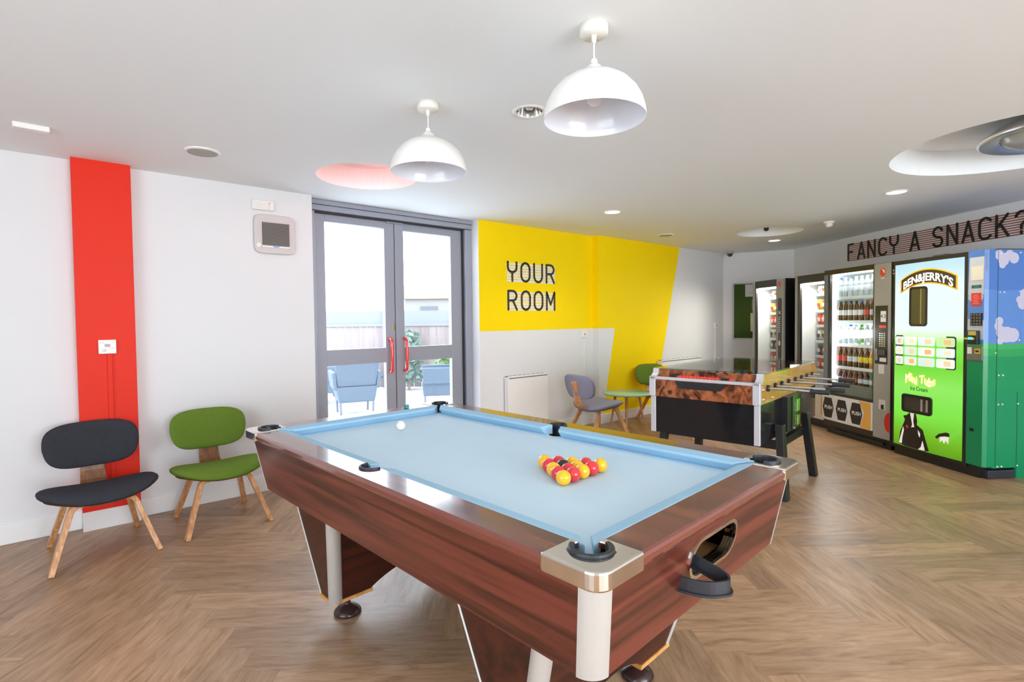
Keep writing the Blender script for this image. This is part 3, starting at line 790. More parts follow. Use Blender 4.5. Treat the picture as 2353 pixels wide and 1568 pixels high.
# bed with pocket holes
bh = []
for su in (-1, 1):
    for sv in (-1, 1):
        bh.append([(su * (hl - PC) + (PR - .002) * cos(2 * pi * i / 28), sv * (hw - PC) + (PR - .002) * sin(2 * pi * i / 28)) for i in range(28)])
for sv in (-1, 1): bh.append([((MR - .001) * cos(2 * pi * i / 28), sv * (hw - MCN) + (MR - .001) * sin(2 * pi * i / 28)) for i in range(28)])
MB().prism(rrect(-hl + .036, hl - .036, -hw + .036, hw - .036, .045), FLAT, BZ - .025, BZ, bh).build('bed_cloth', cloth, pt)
def cushion(p, q, inward, cut0, cut1):
    """p,q on the wood edge; inward unit; cuts = how far the nose is set back at each end"""
    p = Vector(p); q = Vector(q); d = (q - p).normalized(); i = Vector(inward)
    NB = .050
    P = []
    for z, off in ((BZ, .036), (BZ + .032, NB)): pass
    b0, b1 = p - d * .018, q + d * .018; t0 = p + d * cut0; t1 = q - d * cut1
    def V(v, off, z): return ((v + i * off).x, (v + i * off).y, z)
    m = MB()
    sec0 = [V(b0, -.002, BZ), V(t0, NB - .026, BZ), V(t0, NB, BZ + .030), V(t0, NB - .004, BZ + .038), V(b0, -.002, RZ + .0012)]
    sec1 = [V(b1, -.002, BZ), V(t1, NB - .026, BZ), V(t1, NB, BZ + .030), V(t1, NB - .004, BZ + .038), V(b1, -.002, RZ + .0012)]
    n = 5; m.add(sec0 + sec1, [(k, (k + 1) % n, (k + 1) % n + n, k + n) for k in range(n)] + [tuple(range(n))[::-1], tuple(range(n, 2 * n))])
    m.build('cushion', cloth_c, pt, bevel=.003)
ce = CP[0][0]; me_ = sqrt(MR ** 2 - (IN - MCN) ** 2)
for sv in (-1, 1):
    y = sv * (hw - IN); inn = (0, -sv)
    cushion((-hl + ce, y), (-me_, y), inn, .036, .010)
    cushion((me_, y), (hl - ce, y), inn, .010, .036)
for su in (-1, 1):
    x = su * (hl - IN); cushion((x, -hw + ce), (x, hw - ce), (-su, 0), .036, .036)
# pedestals
def pedestal(u0, nm='leg_frame'):
    def mp(v, z, t):
        un = u0 + .30 * (z - .11); uf = u0 - .125 - .25 * (z - .11)
        return (un if t > .5 else uf, v, z)
    outl = [(-.385, .11), (-.205, .11)] + [(-.205 + .41 * k / 12, .11 + .075 * (1 - ((-.205 + .41 * k / 12) / .205) ** 2)) for k in range(1, 12)] + [(.205, .11), (.385, .11), (.455, .577), (-.455, .577)]
    body = MB().prism(outl, mp, 0, 1)
    lf = body.build(nm, dark_leg, pt)
    for sv in (-1, 1):
        MBs = MB()
        a = Vector((u0 - .012, sv * .370, .112)); b = Vector((u0 + .30 * .465 - .012, sv * .440, .577))
        MBs.cyl(a, b, .030, 24) if sv < 0 else MBs.cyl(a + Vector((.006, .012, 0)), b + Vector((.006, .012, 0)), .012, 16)
        MBs.build('leg_corner_strip', satin, lf)
    for sv in (-1, 1):
        w_ = MB()
        w_.hexa([(u0 - .129, sv * .387, .11), (u0 - .121, sv * .387, .11), (u0 - .121, sv * .379, .11), (u0 - .129, sv * .379, .11),
                 (u0 - .129 - .117, sv * .457, .577), (u0 - .121 - .117, sv * .457, .577), (u0 - .121 - .117, sv * .449, .577), (u0 - .129 - .117, sv * .449, .577)])
        w_.build('white_edging', mat('white_edge_strip', (.80, .86, .84), .4), lf)
    for sv in (-1, 1):
        MB().box(u0 - .135, u0 + .005, min(sv * .195, sv * .392), max(sv * .195, sv * .392), .096, .111).build('base_board', birch, lf)
        MB().lathe([(.058, 0), (.062, .006), (.060, .014), (.045, .030), (.022, .040), (.014, .046), (.014, .10), (0, .10)], u0 - .07, sv * .285, 36).build('levelling_foot', mat('brown_black_foot', (.035, .018, .016), .22), lf)
pedestal(-.555); pedestal(.635)

# balls
def T2(u, v, z): return TC + Vector((.0634, -.998, 0)) * u + Vector((.998, .0634, 0)) * v + Vector((0, 0, z))
BD = .0508
ym = mat('yellow_ball', (.93, .50, .008), .12, coat=.5); rm_ = mat('red_ball', (.72, .035, .05), .12, coat=.5); km = mat('black_ball', (.012, .012, .015), .1, coat=.5); wm = mat('ivory_ball', (.86, .84, .74), .15, coat=.4)
rows = ['y', 'rr', 'yky', 'rryr', 'yryry']
rows = [['y'], ['r', 'r'], ['y', 'k', 'y'], ['r', 'r', 'y', 'r'], ['y', 'r', 'y', 'r', 'y']]
OR = ['first', 'second', 'third', 'fourth', 'fifth']
proto = {}
mcol = {'y': (ym, 'yellow'), 'r': (rm_, 'red'), 'k': (km, 'black')}
for i, rw in enumerate(rows):
    for j, c in enumerate(rw):
        p = T2(.352 + i * BD * .866 - .0065, .018 + (j - i / 2) * BD * 1.001, BZ + BD / 2 + .0003)
        if c not in proto:
            o = MB().sphere((0, 0, 0), BD / 2, 40).build('pool_ball', mcol[c][0]); proto[c] = o
        else: o = proto[c].copy(); COL.objects.link(o)
        o.location = p
        nm = mcol[c][1]
        if c == 'k': lab = 'black pool ball in the middle of the racked triangle'
        elif i == 0: lab = 'yellow pool ball at the tip of the triangle pointing to the white ball'
        elif i == 4: lab = '%s pool ball, %s along the near row of the triangle counted from the left' % (nm, OR[j])
        else: lab = '%s pool ball, %s row from the triangle tip, %s from the left' % (nm, OR[i], OR[j])
        tag(o, lab, 'ball', 'racked pool balls')
o = MB().sphere((0, 0, 0), .0238, 40).build('pool_ball', wm, None, T2(-.645, .03, BZ + .0241)); tag(o, 'white cue ball alone at the far end of the blue cloth', 'ball')
t = thing('chalk_cube', 'small teal cube of cue chalk on the far rail', 'chalk', T2(-.965, .272, RZ))
MB().box(-.011, .011, -.011, .011, .0008, .021, .001).build('wrapper', mat('teal_chalk', (.06, .32, .34), .8), t)
MB().box(-.008, .008, -.008, .008, .021, .0222).build('chalk_face', mat('chalk_blue', (.15, .45, .5), .9), t)

# ------------------------------------------------------------------ moulded plywood lounge chairs
def pad(hx, hy, th, shape, n=22, p=2.6, edge=.5):
    """cushioned shell: superellipse outline, lens-shaped thickness, bent by shape(x, y) -> 3-D centre point + up vector"""
    mb = MB(); rings = 10; V = []; Fs = []; seg = 56
    def pt_(r, a):
        c, s_ = cos(a), sin(a); q = (abs(c) ** p + abs(s_) ** p) ** (-1 / p)
        return hx * r * c * q, hy * r * s_ * q
    prof = []
    for k in range(rings + 1):      # top from centre to rim
        r = sin(pi / 2 * k / rings); prof.append((r, (1 - r ** 6) ** .5 if r < 1 else 0))
    allp = prof + [(r, -h) for r, h in prof[::-1][1:]]
    for k, (r, h) in enumerate(allp):
        for i in range(seg):
            x, y = pt_(r, 2 * pi * i / seg); c, u = shape(x, y)
            V.append(Vector(c) + Vector(u) * (h * th / 2))
    m = len(allp)
    for k in range(m - 1):
        for i in range(seg):
            j = (i + 1) % seg; Fs.append((k * seg + i, (k + 1) * seg + i, (k + 1) * seg + j, k * seg + j))
    mb.add(V, Fs, True); return mb
def chair(label, loc, rz, fab, fab_seat, shell, spine, legm, group=None, back_shell=True):
    t = thing('lounge_chair', label, 'chair', loc, rz, group)
    def sshape(x, y):
        z = .380 + .035 * (x / .29) ** 2 - .05 * (y + .24) / .48 - .05 * max(0, (-y - .12) / .12) ** 2 * .6
        return (x, y - .02, z), (0, .12, 1)
    pad(.288, .240, .078, sshape, p=2.7).build('seat', fab_seat, t)
    def bshape(x, y):
        return (x * (1 - .10 * max(0, -y / .13)), .275 + y * .22 - .055 * (x / .25) ** 2 + .03, .592 + y), (0, -1, .2)
    pad(.243, .140, .048, bshape, p=3.5).build('backrest', fab, t)
    if back_shell:
        def b2(x, y): c, u = bshape(x * 1.0, y * 1.0); return (c[0], c[1] + .020, c[2] - .004), u
        pad(.236, .134, .014, b2, p=3.5).build('back_shell', shell, t)
        def s2(x, y): c, u = sshape(x, y); return (c[0], c[1], c[2] - .036), u
        pad(.258, .210, .014, s2, p=2.5).build('seat_shell', shell, t)
    sp = MB()
    P = [(0, -.10, .338), (0, .05, .326), (0, .15, .322), (0, .22, .332), (0, .268, .365), (0, .292, .42), (0, .300, .47), (0, .310, .52), (0, .335, .60), (0, .352, .66)]
    sp.ribbon(P, (1, 0, 0), .165, .011, .095)
    so_ = sp.build('spine', spine, t, bevel=.003)
    MB().cyl((-.022, .350, .635), (-.022, .358, .637), .009, 12).cyl((.022, .350, .635), (.022, .358, .637), .009, 12).build('screw', steel, so_)
    def leg(sx, yf, yt, fx):
        m = MB(); zt = .335 if yf < 0 else .318
        Q = [(0, yt, zt), (sx * .09, yt, zt)]
        r = .055; cx, cz = sx * .10, zt - r
        for a in (20, 40, 60, 75): Q.append((cx + sx * r * sin(radians(a)), yt + (yf - yt) * .02 * a / 75, cz + r * cos(radians(a))))
        Q.append((sx * fx, yf, 0.0))
        m.ribbon(Q, (0, 1, 0), .050, .028)
        # cut the foot level with the floor
        for k in range(4):
            v = list(m.v[-8 + k]) if False else None
        m.v = [(a, b, max(0.0, c)) for a, b, c in m.v]
        m.build('leg', legm, t, bevel=.003)
    leg(-1, -.265, -.17, .247); leg(1, -.265, -.17, .247); leg(-1, .255, .12, .222); leg(1, .255, .12, .222)
    return t
chair('dark charcoal upholstered low chair in front of the red pilaster', (.150, 4.015, 0), radians(4), charcoal, charcoal, walnut, walnut, ply)
chair('moss green upholstered low chair between the red pilaster and pool table', (.800, 4.055, 0), radians(1.5), green_f, green_f, walnut, walnut, ply)
chair('lilac grey low chair seen from behind beside round mint table', (4.72, 4.00, 0), radians(84), lilac_f, lilac_f, lilac_f, ply, ply)
chair('green low chair behind the round mint table by the yellow wall', (6.02, 3.98, 0), radians(-22), green_f, green_f, ply, ply, ply)
chair('dark grey low chair mostly hidden behind the football table', (5.60, 3.28, 0), radians(-100), grey_f, grey_f, ply, ply, ply)
t = thing('side_table', 'round mint topped low table on three tapered wooden legs', 'table', (5.20, 3.93, 0))
MB().lathe([(0, .440), (.280, .440), (.288, .446), (.290, .452), (.288, .459), (.280, .462), (0, .462)], 0, 0, 64).build('tabletop', mat('mint_lacquer', (.32, .62, .45), .14), t)
for k, a in enumerate((215, 335, 95)):
    ca, sa = cos(radians(a)), sin(radians(a))
    MB().cyl((ca * .24, sa * .24, 0), (ca * .16, sa * .16, .44), .011, 14, .018).build('leg', ply, t)
    MB().ribbon([(0, 0, .430), (ca * .18, sa * .18, .430)], (-sa, ca, 0), .05, .02).build('brace', ply, t)

# ------------------------------------------------------------------ football table
FR = radians(6.5); FO = Vector((3.70, 1.657, 0)); fe = Vector((cos(FR), sin(FR), 0)); fy = Vector((-sin(FR), cos(FR), 0))
ft = thing('football_table', 'coin operated table football game with burl panels and glass top', 'table football', FO, FR)
FLn, FWd = 1.58, .84
ochre = mat('ochre_side_laminate', (.52, .28, .06), .18, noise=.45, nscale=7, coat=.5)
b = MB()
b.box(0, .02, .02, FWd - .02, .73, .872); MB().box(FLn - .02, FLn, .02, FWd - .02, .73, .93).build('end_panel', burl, ft)
pf = [(0, .73), (FLn, .73), (FLn, .872), (FLn - .07, .945), (.07, .945), (.035, .90), (0, .872)]
fb = b.build('end_panel', burl, ft)
MB().prism([(.0, .73), (FLn, .73), (FLn, .88), (FLn - .03, .89), (FLn - .06, .915), (FLn - .07, .94), (.07, .94), (.06, .915), (.03, .89), (0, .88)], lambda x, z, d: (x, d, z), 0, .022).build('side_panel', ochre, ft)
MB().prism([(.0, .73), (FLn, .73), (FLn, .88), (FLn - .03, .89), (FLn - .06, .915), (FLn - .07, .94), (.07, .94), (.06, .915), (.03, .89), (0, .88)], lambda x, z, d: (x, d, z), FWd - .022, FWd).build('side_panel', ochre, ft)
MB().box(.075, .09, .022, FWd - .022, .86, .94).box(0.02, .09, .022, FWd - .022, .868, .874).build('inner_end_panel', burl, ft)
MB().box(FLn - .09, FLn - .075, .022, FWd - .022, .80, .94).build('inner_end_panel', burl, ft)
MB().box(.02, FLn - .02, .022, FWd - .022, .775, .785).build('playing_field', mat('pitch_green', (.16, .24, .17), .5), ft)
tr = MB()
tr.box(-.006, .03, -.004, FWd + .004, .866, .888, .003)                # front top trim
tr.box(-.006, .030, -.006, .045, .73, .888, .004); tr.box(-.006, .030, FWd - .045, FWd + .006, .73, .888, .004)
for y0 in (-.006, FWd - .040):
    tr.prism([(0, .885), (.03, .893), (.055, .912), (.066, .948), (.082, .948), (.070, .905), (.045, .886), (.02, .872), (0, .866)], lambda x, z, d: (x, d, z), y0, y0 + .046)
tr.build('metal_trim', mat('pale_metal_trim', (.66, .67, .72), .3, .3), ft)
tb = MB(); tb.box(.01, .035, .0, .04, .44, .73, .003); tb.build('lower_trim', mat('pale_metal_trim', (.66, .67, .72), .3, .3), ft)
tb = MB(); tb.box(.01, .035, FWd - .04, FWd, .44, .73, .003)
tb.build('lower_trim', mat('pale_metal_trim', (.66, .67, .72), .3, .3), ft)
MB().box(.02, FLn - .02, .006, FWd - .006, .44, .73).build('lower_cabinet', blk_gloss, ft)
MB().box(.068, FLn - .068, -.006, FWd + .006, .945, .953).build('glass_top', thin_glass('table_glass', (.90, .96, .93), .10), ft)
# handle recess on the front panel
hr_ = [(.24, .862)] + [(.24 + .05 * (1 - cos(radians(a))), .862 - .055 * sin(radians(a))) for a in (20, 45, 70, 90)] + [(.62 - .05 * (1 - cos(radians(a))), .862 - .055 * sin(radians(a))) for a in (90, 70, 45, 20)] + [(.62, .862)]
MB().prism(hr_, lambda y, z, d: (-.001 - d, y, z), 0, .004).build('hand_grip', mat('black_recess', (.008, .008, .009), .6), ft)
# score beads
bd = []
for k in range(12):
    y = .30 + k * .0245 + (.075 if k > 0 else 0); y = FWd - .10 - (.10 + k * .0 + 0)
ys = [.600 - k * .0285 for k in range(11)] + [.210]
for k, y in enumerate(ys):
    m = MB().lathe([(.0, -.012), (.011, -.012), (.013, -.008), (.013, .008), (.011, .012), (0, .012)], 0, 0, 16)
    o = m.build('score_bead', red_pl, ft, (.042, y, .893)); o.rotation_euler = (pi / 2, 0, 0)
MB().cyl((.042, .18, .893), (.042, .63, .893), .004, 8).build('score_rod', steel, ft)
MB().box(.032, .052, .225, .285, .884, .902, .002).build('score_pointer', blk, ft)
# rods with players and handles; four of them are pulled by the player on this side
xs = [.17, .34, .50, .68, .87, 1.05, 1.22, 1.39]
for k, x in enumerate(xs):
    mine = k in (0, 1, 3, 5)
    y0 = -.28 if mine else -.07
    if k == 1: y0 = -.34
    if k == 3: y0 = -.31
    rd = MB().cyl((x, y0, .838), (x, FWd + (.05 if mine else .10), .838), .0085, 14).build('rod', steel, ft)
    if mine: MB().cyl((x, y0 - .115, .838), (x, y0, .838), .017, 18, .015).cyl((x, y0 - .015, .838), (x, y0, .838), .02, 18).build('handle', rubber, rd)
    else: MB().cyl((x, FWd + .10, .838), (x, FWd + .20, .838), .017, 18).build('handle', rubber, rd)
    MB().cyl((x, -.016, .838), (x, .0, .838), .024, 20).build('bushing', rubber, rd)
    pm = red_pl if k in (0, 1, 3, 5) else blue_pl
    for yy in ([.2, .42, .64] if k not in (0, 7) else [.42]):
        MB().box(x - .012, x + .012, yy - .014, yy + .014, .80, .872, .005).sphere((x, yy, .882), .011, 12).build('player', pm, rd)
sc_ = MB()
for (x, z) in ((.06, .835), (.085, .835), (.06, .765), (.085, .765), (.30, .757), (1.50, .83)):
    sc_.sphere((x, -.001, z), .009, 12)
sc_.build('bolt_head', chrome, ft)
# coin box on the long side
MB().box(.52, .86, -.045, .008, .46, .735, .004).build('coin_box', blk, ft)
cd = MB().box(.62, .86, -.052, -.045, .47, .735, .002).build('coin_door', blk_gloss, ft)
MB().box(.71, .80, -.060, -.052, .60, .70, .003).box(.73, .80, -.060, -.052, .49, .57, .003).cyl((.665, -.058, .475), (.665, -.052, .475), .01, 12).build('coin_slot', chrome, cd)
# legs
def fleg(x, y0, y1, xt, yt):
    m = MB(); w_ = .036
    m.hexa([(x - w_, y0 - w_ * .8, 0), (x + w_, y0 - w_ * .8, 0), (x + w_, y0 + w_ * .8, 0), (x - w_, y0 + w_ * .8, 0), (xt - w_, yt - w_ * .8, .545), (xt + w_, yt - w_ * .8, .545), (xt + w_, yt + w_ * .8, .545), (xt - w_, yt + w_ * .8, .545)])
    m.build('leg', blk, ft, bevel=.004)
fleg(.300, -.085, 0, .365, -.032); fleg(1.12, -.085, 0, 1.045, -.032); fleg(.300, FWd + .085, 0, .365, FWd + .032); fleg(1.12, FWd + .085, 0, 1.045, FWd + .032)
MB().box(.36, 1.06, -.03, .01, .36, .42).box(.36, 1.06, FWd - .01, FWd + .03, .36, .42).box(.33, .38, -.03, FWd + .03, .36, .42).box(1.03, 1.08, -.03, FWd + .03, .36, .42).build('leg_rail', blk, ft)

# ------------------------------------------------------------------ vending machines
grey_m = mat('machine_warm_grey', (.33, .325, .30), .35, .1)
m_in = mat('lit_white_lining', (.86, .88, .88), .5)
lit_strip = lambda n, c, s: mat(n, (1, 1, 1), .5, emit=c, es=s)
def cabinet_shell(name, label, w0, w1, n0, n1, z0, z1, gl0, gl1, gz0, gz1, right_col, frame_m, side_m, depth=.42):
    """machine in local x (along wall), y (into wall); front at y = 0"""
    t = thing(name, label, 'vending machine', wn(w0, n0, 0), rzv)
    W = w1 - w0; D = n1 - n0
    body = MB()
    body.box(0, .02, .02, D, z0, z1); body.box(W - .02, W, .02, D, z0, z1); body.box(.02, W - .02, D - .02, D, z0, z1)
    body.box(.02, W - .02, .02, D, z1 - .02, z1); body.box(.02, W - .02, .02, D, z0, z0 + .02)
    body.build('cabinet', side_m, t)
    fm = MB(); g0, g1 = gl0 - w0, gl1 - w0
    fm.box(0, g0, 0, .03, z0, z1); fm.box(g0, g1, 0, .03, gz1, z1); fm.box(g1, g1 + .02, 0, .03, z0, z1); fm.box(g0, g1, 0, .03, z0, gz0)
    fm.build('door_frame', frame_m, t)
    li = MB()
    li.box(g0 - .012, g0, .03, depth, gz0 - .02, gz1 + .015); li.box(g1, g1 + .012, .03, depth, gz0 - .02, gz1 + .015); li.box(g0, g1, depth, depth + .012, gz0 - .02, gz1 + .015)
    li.box(g0, g1, .03, depth, gz1 + .003, gz1 + .015); li.box(g0, g1, .03, depth, gz0 - .03, gz0 - .02)
    li.build('interior_lining', m_in, t)
    return t, W, D, g0, g1
# drinks machine -------------------------------------------------------------
DW0, DW1, DN = -5.77, -4.795, 4.30
dm, W, D, g0, g1 = cabinet_shell('drinks_vending_machine', 'tall drinks vending machine full of bottles beside the ice cream machine', DW0, DW1, DN, NW - .04, .09, 1.893, -5.675, -5.040, .475, 1.838, None, mat('dark_brown_frame', (.028, .024, .018), .3), blk)
MB().box(g0, g1, .012, .018, .475, 1.838).build('glass_front', thin_glass('vend_glass', (.97, .99, .99)), dm)
MB().box(g1 + .02, W - .012, -.008, .03, .10, 1.888, .004).build('control_column', grey_m, dm)
MB().box(W - .012, W, -.004, .03, .10, 1.888).build('column_edge', blk, dm)
MB().box(.0, g0 - .03, -.004, 0, .46, 1.84).build('side_light_strip', mat('blue_grey_strip', (.16, .20, .23), .3), dm)
lt = MB().box(g0 + .004, g0 + .012, .035, .06, .5, 1.82).box(g0 + .02, g1 - .02, .05, .07, 1.825, 1.838)
lt.build('lighting_tube', lit_strip('cool_tube', (.86, .97, 1), 9), dm)
l_ = area('drinks_cabinet_light', (0, 0, 0), (0, 0, 1), .10, 1.2, 5.5, (.86, .96, 1)); l_.parent = dm; l_.location = (g0 + .03, .09, 1.15); l_.rotation_euler = (0, radians(-90), 0)
l_ = area('drinks_cabinet_light', (0, 0, 0), (0, 0, 1), .5, .08, 2.5, (.86, .96, 1)); l_.parent = dm; l_.location = ((g0 + g1) / 2, .07, 1.80); l_.rotation_euler = (radians(-35), 0, 0)
cc = (g1 + .02 + W - .012) / 2
def onto(nm, x0, x1, z0, z1, m, root, y=-.011, th=.003, bev=0): return MB().box(x0, x1, y, y + th, z0, z1, bev).build(nm, m, root)
onto('keypad_panel', cc - .083, cc + .072, .865, 1.46, mat('panel_black', (.02, .019, .017), .3), dm)
onto('price_card', cc - .012, cc + .055, 1.295, 1.405, off_white, dm, -.013)
g = MB(); add_font(g, '4 2', cc + .022, 1.335, -.0135, .05); g.build('price_card_lettering', hexblack, dm)
g = MB(); add_font(g, 'VEND', cc + .012, 1.235, -.0125, .034, offset=.0008); g.build('red_lettering', mat('red_lit_text', (.8, .05, .03), .4, emit=(1, .05, .03), es=.8), dm)
g = MB()
for r in range(7):
    for c in range(3): g.box(cc - .025 + c * .028, cc - .008 + c * .028, -.016, -.011, 1.045 + r * .021, 1.055 + r * .021)
g.build('keypad', steel, dm)
onto('coin_return_block', cc - .072, cc - .035, .90, 1.02, mat('grey_lock', (.28, .26, .24), .3, .6), dm, -.035, .025, .004)
onto('card_reader', cc - .025, cc + .06, .955, 1.01, mat('reader', (.05, .05, .05), .35), dm, -.03, .02, .004)
onto('info_label', cc - .02, cc + .06, .89, .93, off_white, dm, -.014)
onto('info_label', cc - .035, cc + .035, .765, .862, mat('label_grey', (.62, .61, .58), .6), dm, -.011)
onto('coin_return_tray', cc + .0, cc + .035, .405, .45, blk, dm, -.012)
onto('coin_return_plate', cc - .03, cc + .055, .40, .50, mat('plate_white', (.6, .6, .58), .4), dm, -.010)
lg = MB(); lg.prism([(cc + .005 + .032 * cos(a * pi / 12), 1.80 + .042 * sin(a * pi / 12)) for a in range(24)], XZ(-.008), 0, .003)
lg.build('round_red_badge', mat('badge_red', (.66, .05, .02), .3), dm)
g = MB()
for k in range(3): g.tube([(cc + .0 + k * .008, -.0115, 1.832 - k * .004), (cc + .012 + k * .007, -.0115, 1.815), (cc + .022 + k * .005, -.0115, 1.79)], .0022, 6)
add_font(g, 'selecta', cc + .004, 1.735, -.0095, .016); g.build('badge_lettering', off_white, dm)
rd_ = [(W - .014, .18)] + [(W - .014 - .062 * sin(radians(a)), .28 - .10 * cos(radians(a))) for a in range(15, 180, 15)] + [(W - .014, .38)]
MB().prism(rd_, XZ(-.008), 0, .003).build('red_half_disc', mat('badge_red2', (.60, .012, .015), .35), dm)
# lower panel with black hexagons
pp = MB().box(.0, g1 + .015, -.022, 0, .155, .448, .003).build('lower_panel', mat('white_print_panel', (.66, .67, .69), .35), dm)
for k in range(3):
    cx = .105 + k * .215
    hx_ = [(cx - .055, .205 - .02), (cx + .055, .205 - .02), (cx + .088, .30), (cx + .055, .415), (cx - .055, .415), (cx - .088, .30)]
    MB().prism(hx_, XZ(-.022), 0, .003).build('push_flap_print', hexblack, pp)
    g = MB(); add_font(g, 'PUSH', cx + .008, .285, -.0255, .055, offset=.0006); g.build('push_lettering', off_white, pp)
op_ = MB().prism([(g1 - .135, .16), (g1 + .012, .16), (g1 + .012, .445), (g1 - .16, .445), (g1 - .08, .33)], XZ(-.0222), 0, .002).build('orange_print', mat('orange_print', (.72, .38, .08), .4), pp)
MB().box(.02, W - .03, .03, .6, .0, .09).box(.15, W - .1, .0, .04, .03, .06).build('plinth', blk, dm)
bas = MB().box(g0, g1, .030, .036, .455, .60).build('delivery_glass', mat('grey_teal_panel', (.17, .21, .21), .25), dm)
# shelves, numbered rails and bottles
shelf_z = [1.578, 1.307, 1.043, .787, .570]
for z in shelf_z:
    s = MB().box(g0 + .015, g1 - .003, .07, .40, z - .012, z).build('shelf', gloss_white, dm)
    g = MB().box(g0 + .015, g1 - .003, .062, .07, z - .030, z + .004)
    g.build('shelf_rail', mat('shelf_rail_white', (.75, .8, .8), .3), s)
def bottle(kind):
    col = dict(water=(.75, .82, .84), cola=(.10, .03, .012), clear=(.72, .78, .78), orange=(.75, .28, .03), green=(.25, .45, .18))[kind[0]]
    lab = kind[1]; cap = kind[2]
    t = thing('drink_bottle', '', 'bottle', (0, 0, 0), 0)
    pr = [(0, 0), (.028, .001), (.031, .008), (.031, .06), (.0285, .075), (.031, .09), (.031, .135), (.026, .165), (.014, .192), (.0125, .205)]
    bm_ = mat('bottle_' + kind[0], col, .12, spec=.6) if kind[0] in ('cola', 'orange') else mat('bottle_' + kind[0], col, .1, trans=.55)
    MB().lathe(pr + [(0, .205)], 0, 0, 18).build('body', bm_, t)
    MB().lathe([(.0315, .062), (.0318, .064), (.0318, .118), (.0315, .12)], 0, 0, 18).build('paper_label', mat('label_%s' % lab[0], lab[1], .5), t)
    MB().lathe([(.0145, .200), (.0148, .202), (.0148, .220), (0, .222)], 0, 0, 14).build('cap', mat('cap_%s' % cap[0], cap[1], .4), t)
    return t
LW = ('white', (.80, .81, .84)); LR = ('red', (.70, .06, .04)); LS = ('silver', (.62, .68, .74)); LY = ('yellow', (.85, .65, .03))
CB = ('blue', (.06, .16, .72)); CR = ('red', (.72, .06, .03)); CW = ('white', (.82, .82, .82)); CK = ('dark', (.04, .04, .07)); CG = ('green', (.1, .55, .08))
kinds = {
 'water_b': (('water', LS, CB), 'clear water bottle with blue cap'),
 'water_w': (('clear', LW, CW), 'clear bottle with white cap'),
 'cola_w': (('cola', LW, CK), 'dark cola bottle with white label and dark cap'),
 'cola_b': (('cola', LW, CB), 'dark cola bottle with white label and blue cap'),
 'cola_r': (('cola', LR, CR), 'dark cola bottle with red label and red cap'),
 'cola_s': (('cola', LS, CR), 'dark cola bottle with silver label and red cap'),
 'cola_y': (('cola', LY, CR), 'dark cola bottle with yellow label and red cap'),
 'clear_g': (('green', LW, CG), 'pale green bottle with green cap'),
 'orange': (('orange', LY, CW), 'orange drink bottle with yellow label'),
}
layout = [['water_b', 'water_w', 'water_b', 'water_w', 'water_w', 'water_w', 'water_w'],
          ['cola_w', 'cola_w', 'cola_w', 'cola_w', 'cola_b', 'cola_r', 'cola_s'],
          ['water_w', 'water_w', 'water_b', 'water_w', 'clear_g', 'water_w', 'water_w'],
          ['cola_r', 'cola_r', 'cola_s', 'cola_s', 'cola_y', 'cola_y', 'orange'],
          ['cola_s', 'cola_r', 'cola_r', 'cola_r', 'cola_s', 'cola_s', 'clear_g']]
SH = ['top', 'second', 'third', 'fourth', 'bottom']
bp_ = {}
def dm_world(x, y, z): return Vector(wn(DW0 + x, DN + y, z))
for r, z in enumerate(shelf_z):
    for c, k in enumerate(layout[r]):
        x = g0 + .040 + c * .0795
        pos = dm_world(x, .105, z + .0002)
        lab = '%s, %s from the left on the %s shelf of the drinks machine' % (kinds[k][1], OR[c] if c < 5 else ('sixth', 'seventh')[c - 5], SH[r])
        if len(lab.split()) > 16: lab = '%s, %s from left on %s drinks machine shelf' % (kinds[k][1].replace(' with white label', '').replace('dark cola', 'cola'), (OR + ['sixth', 'seventh'])[c], SH[r])
        if k not in bp_: o = bottle(kinds[k][0]); bp_[k] = o
        else: o = copy_tree(bp_[k], pos)
        o.location = pos; o['label'] = lab; o['group'] = 'bottles in the drinks machine'
        if r == 4: o.scale = (1, 1, .80)

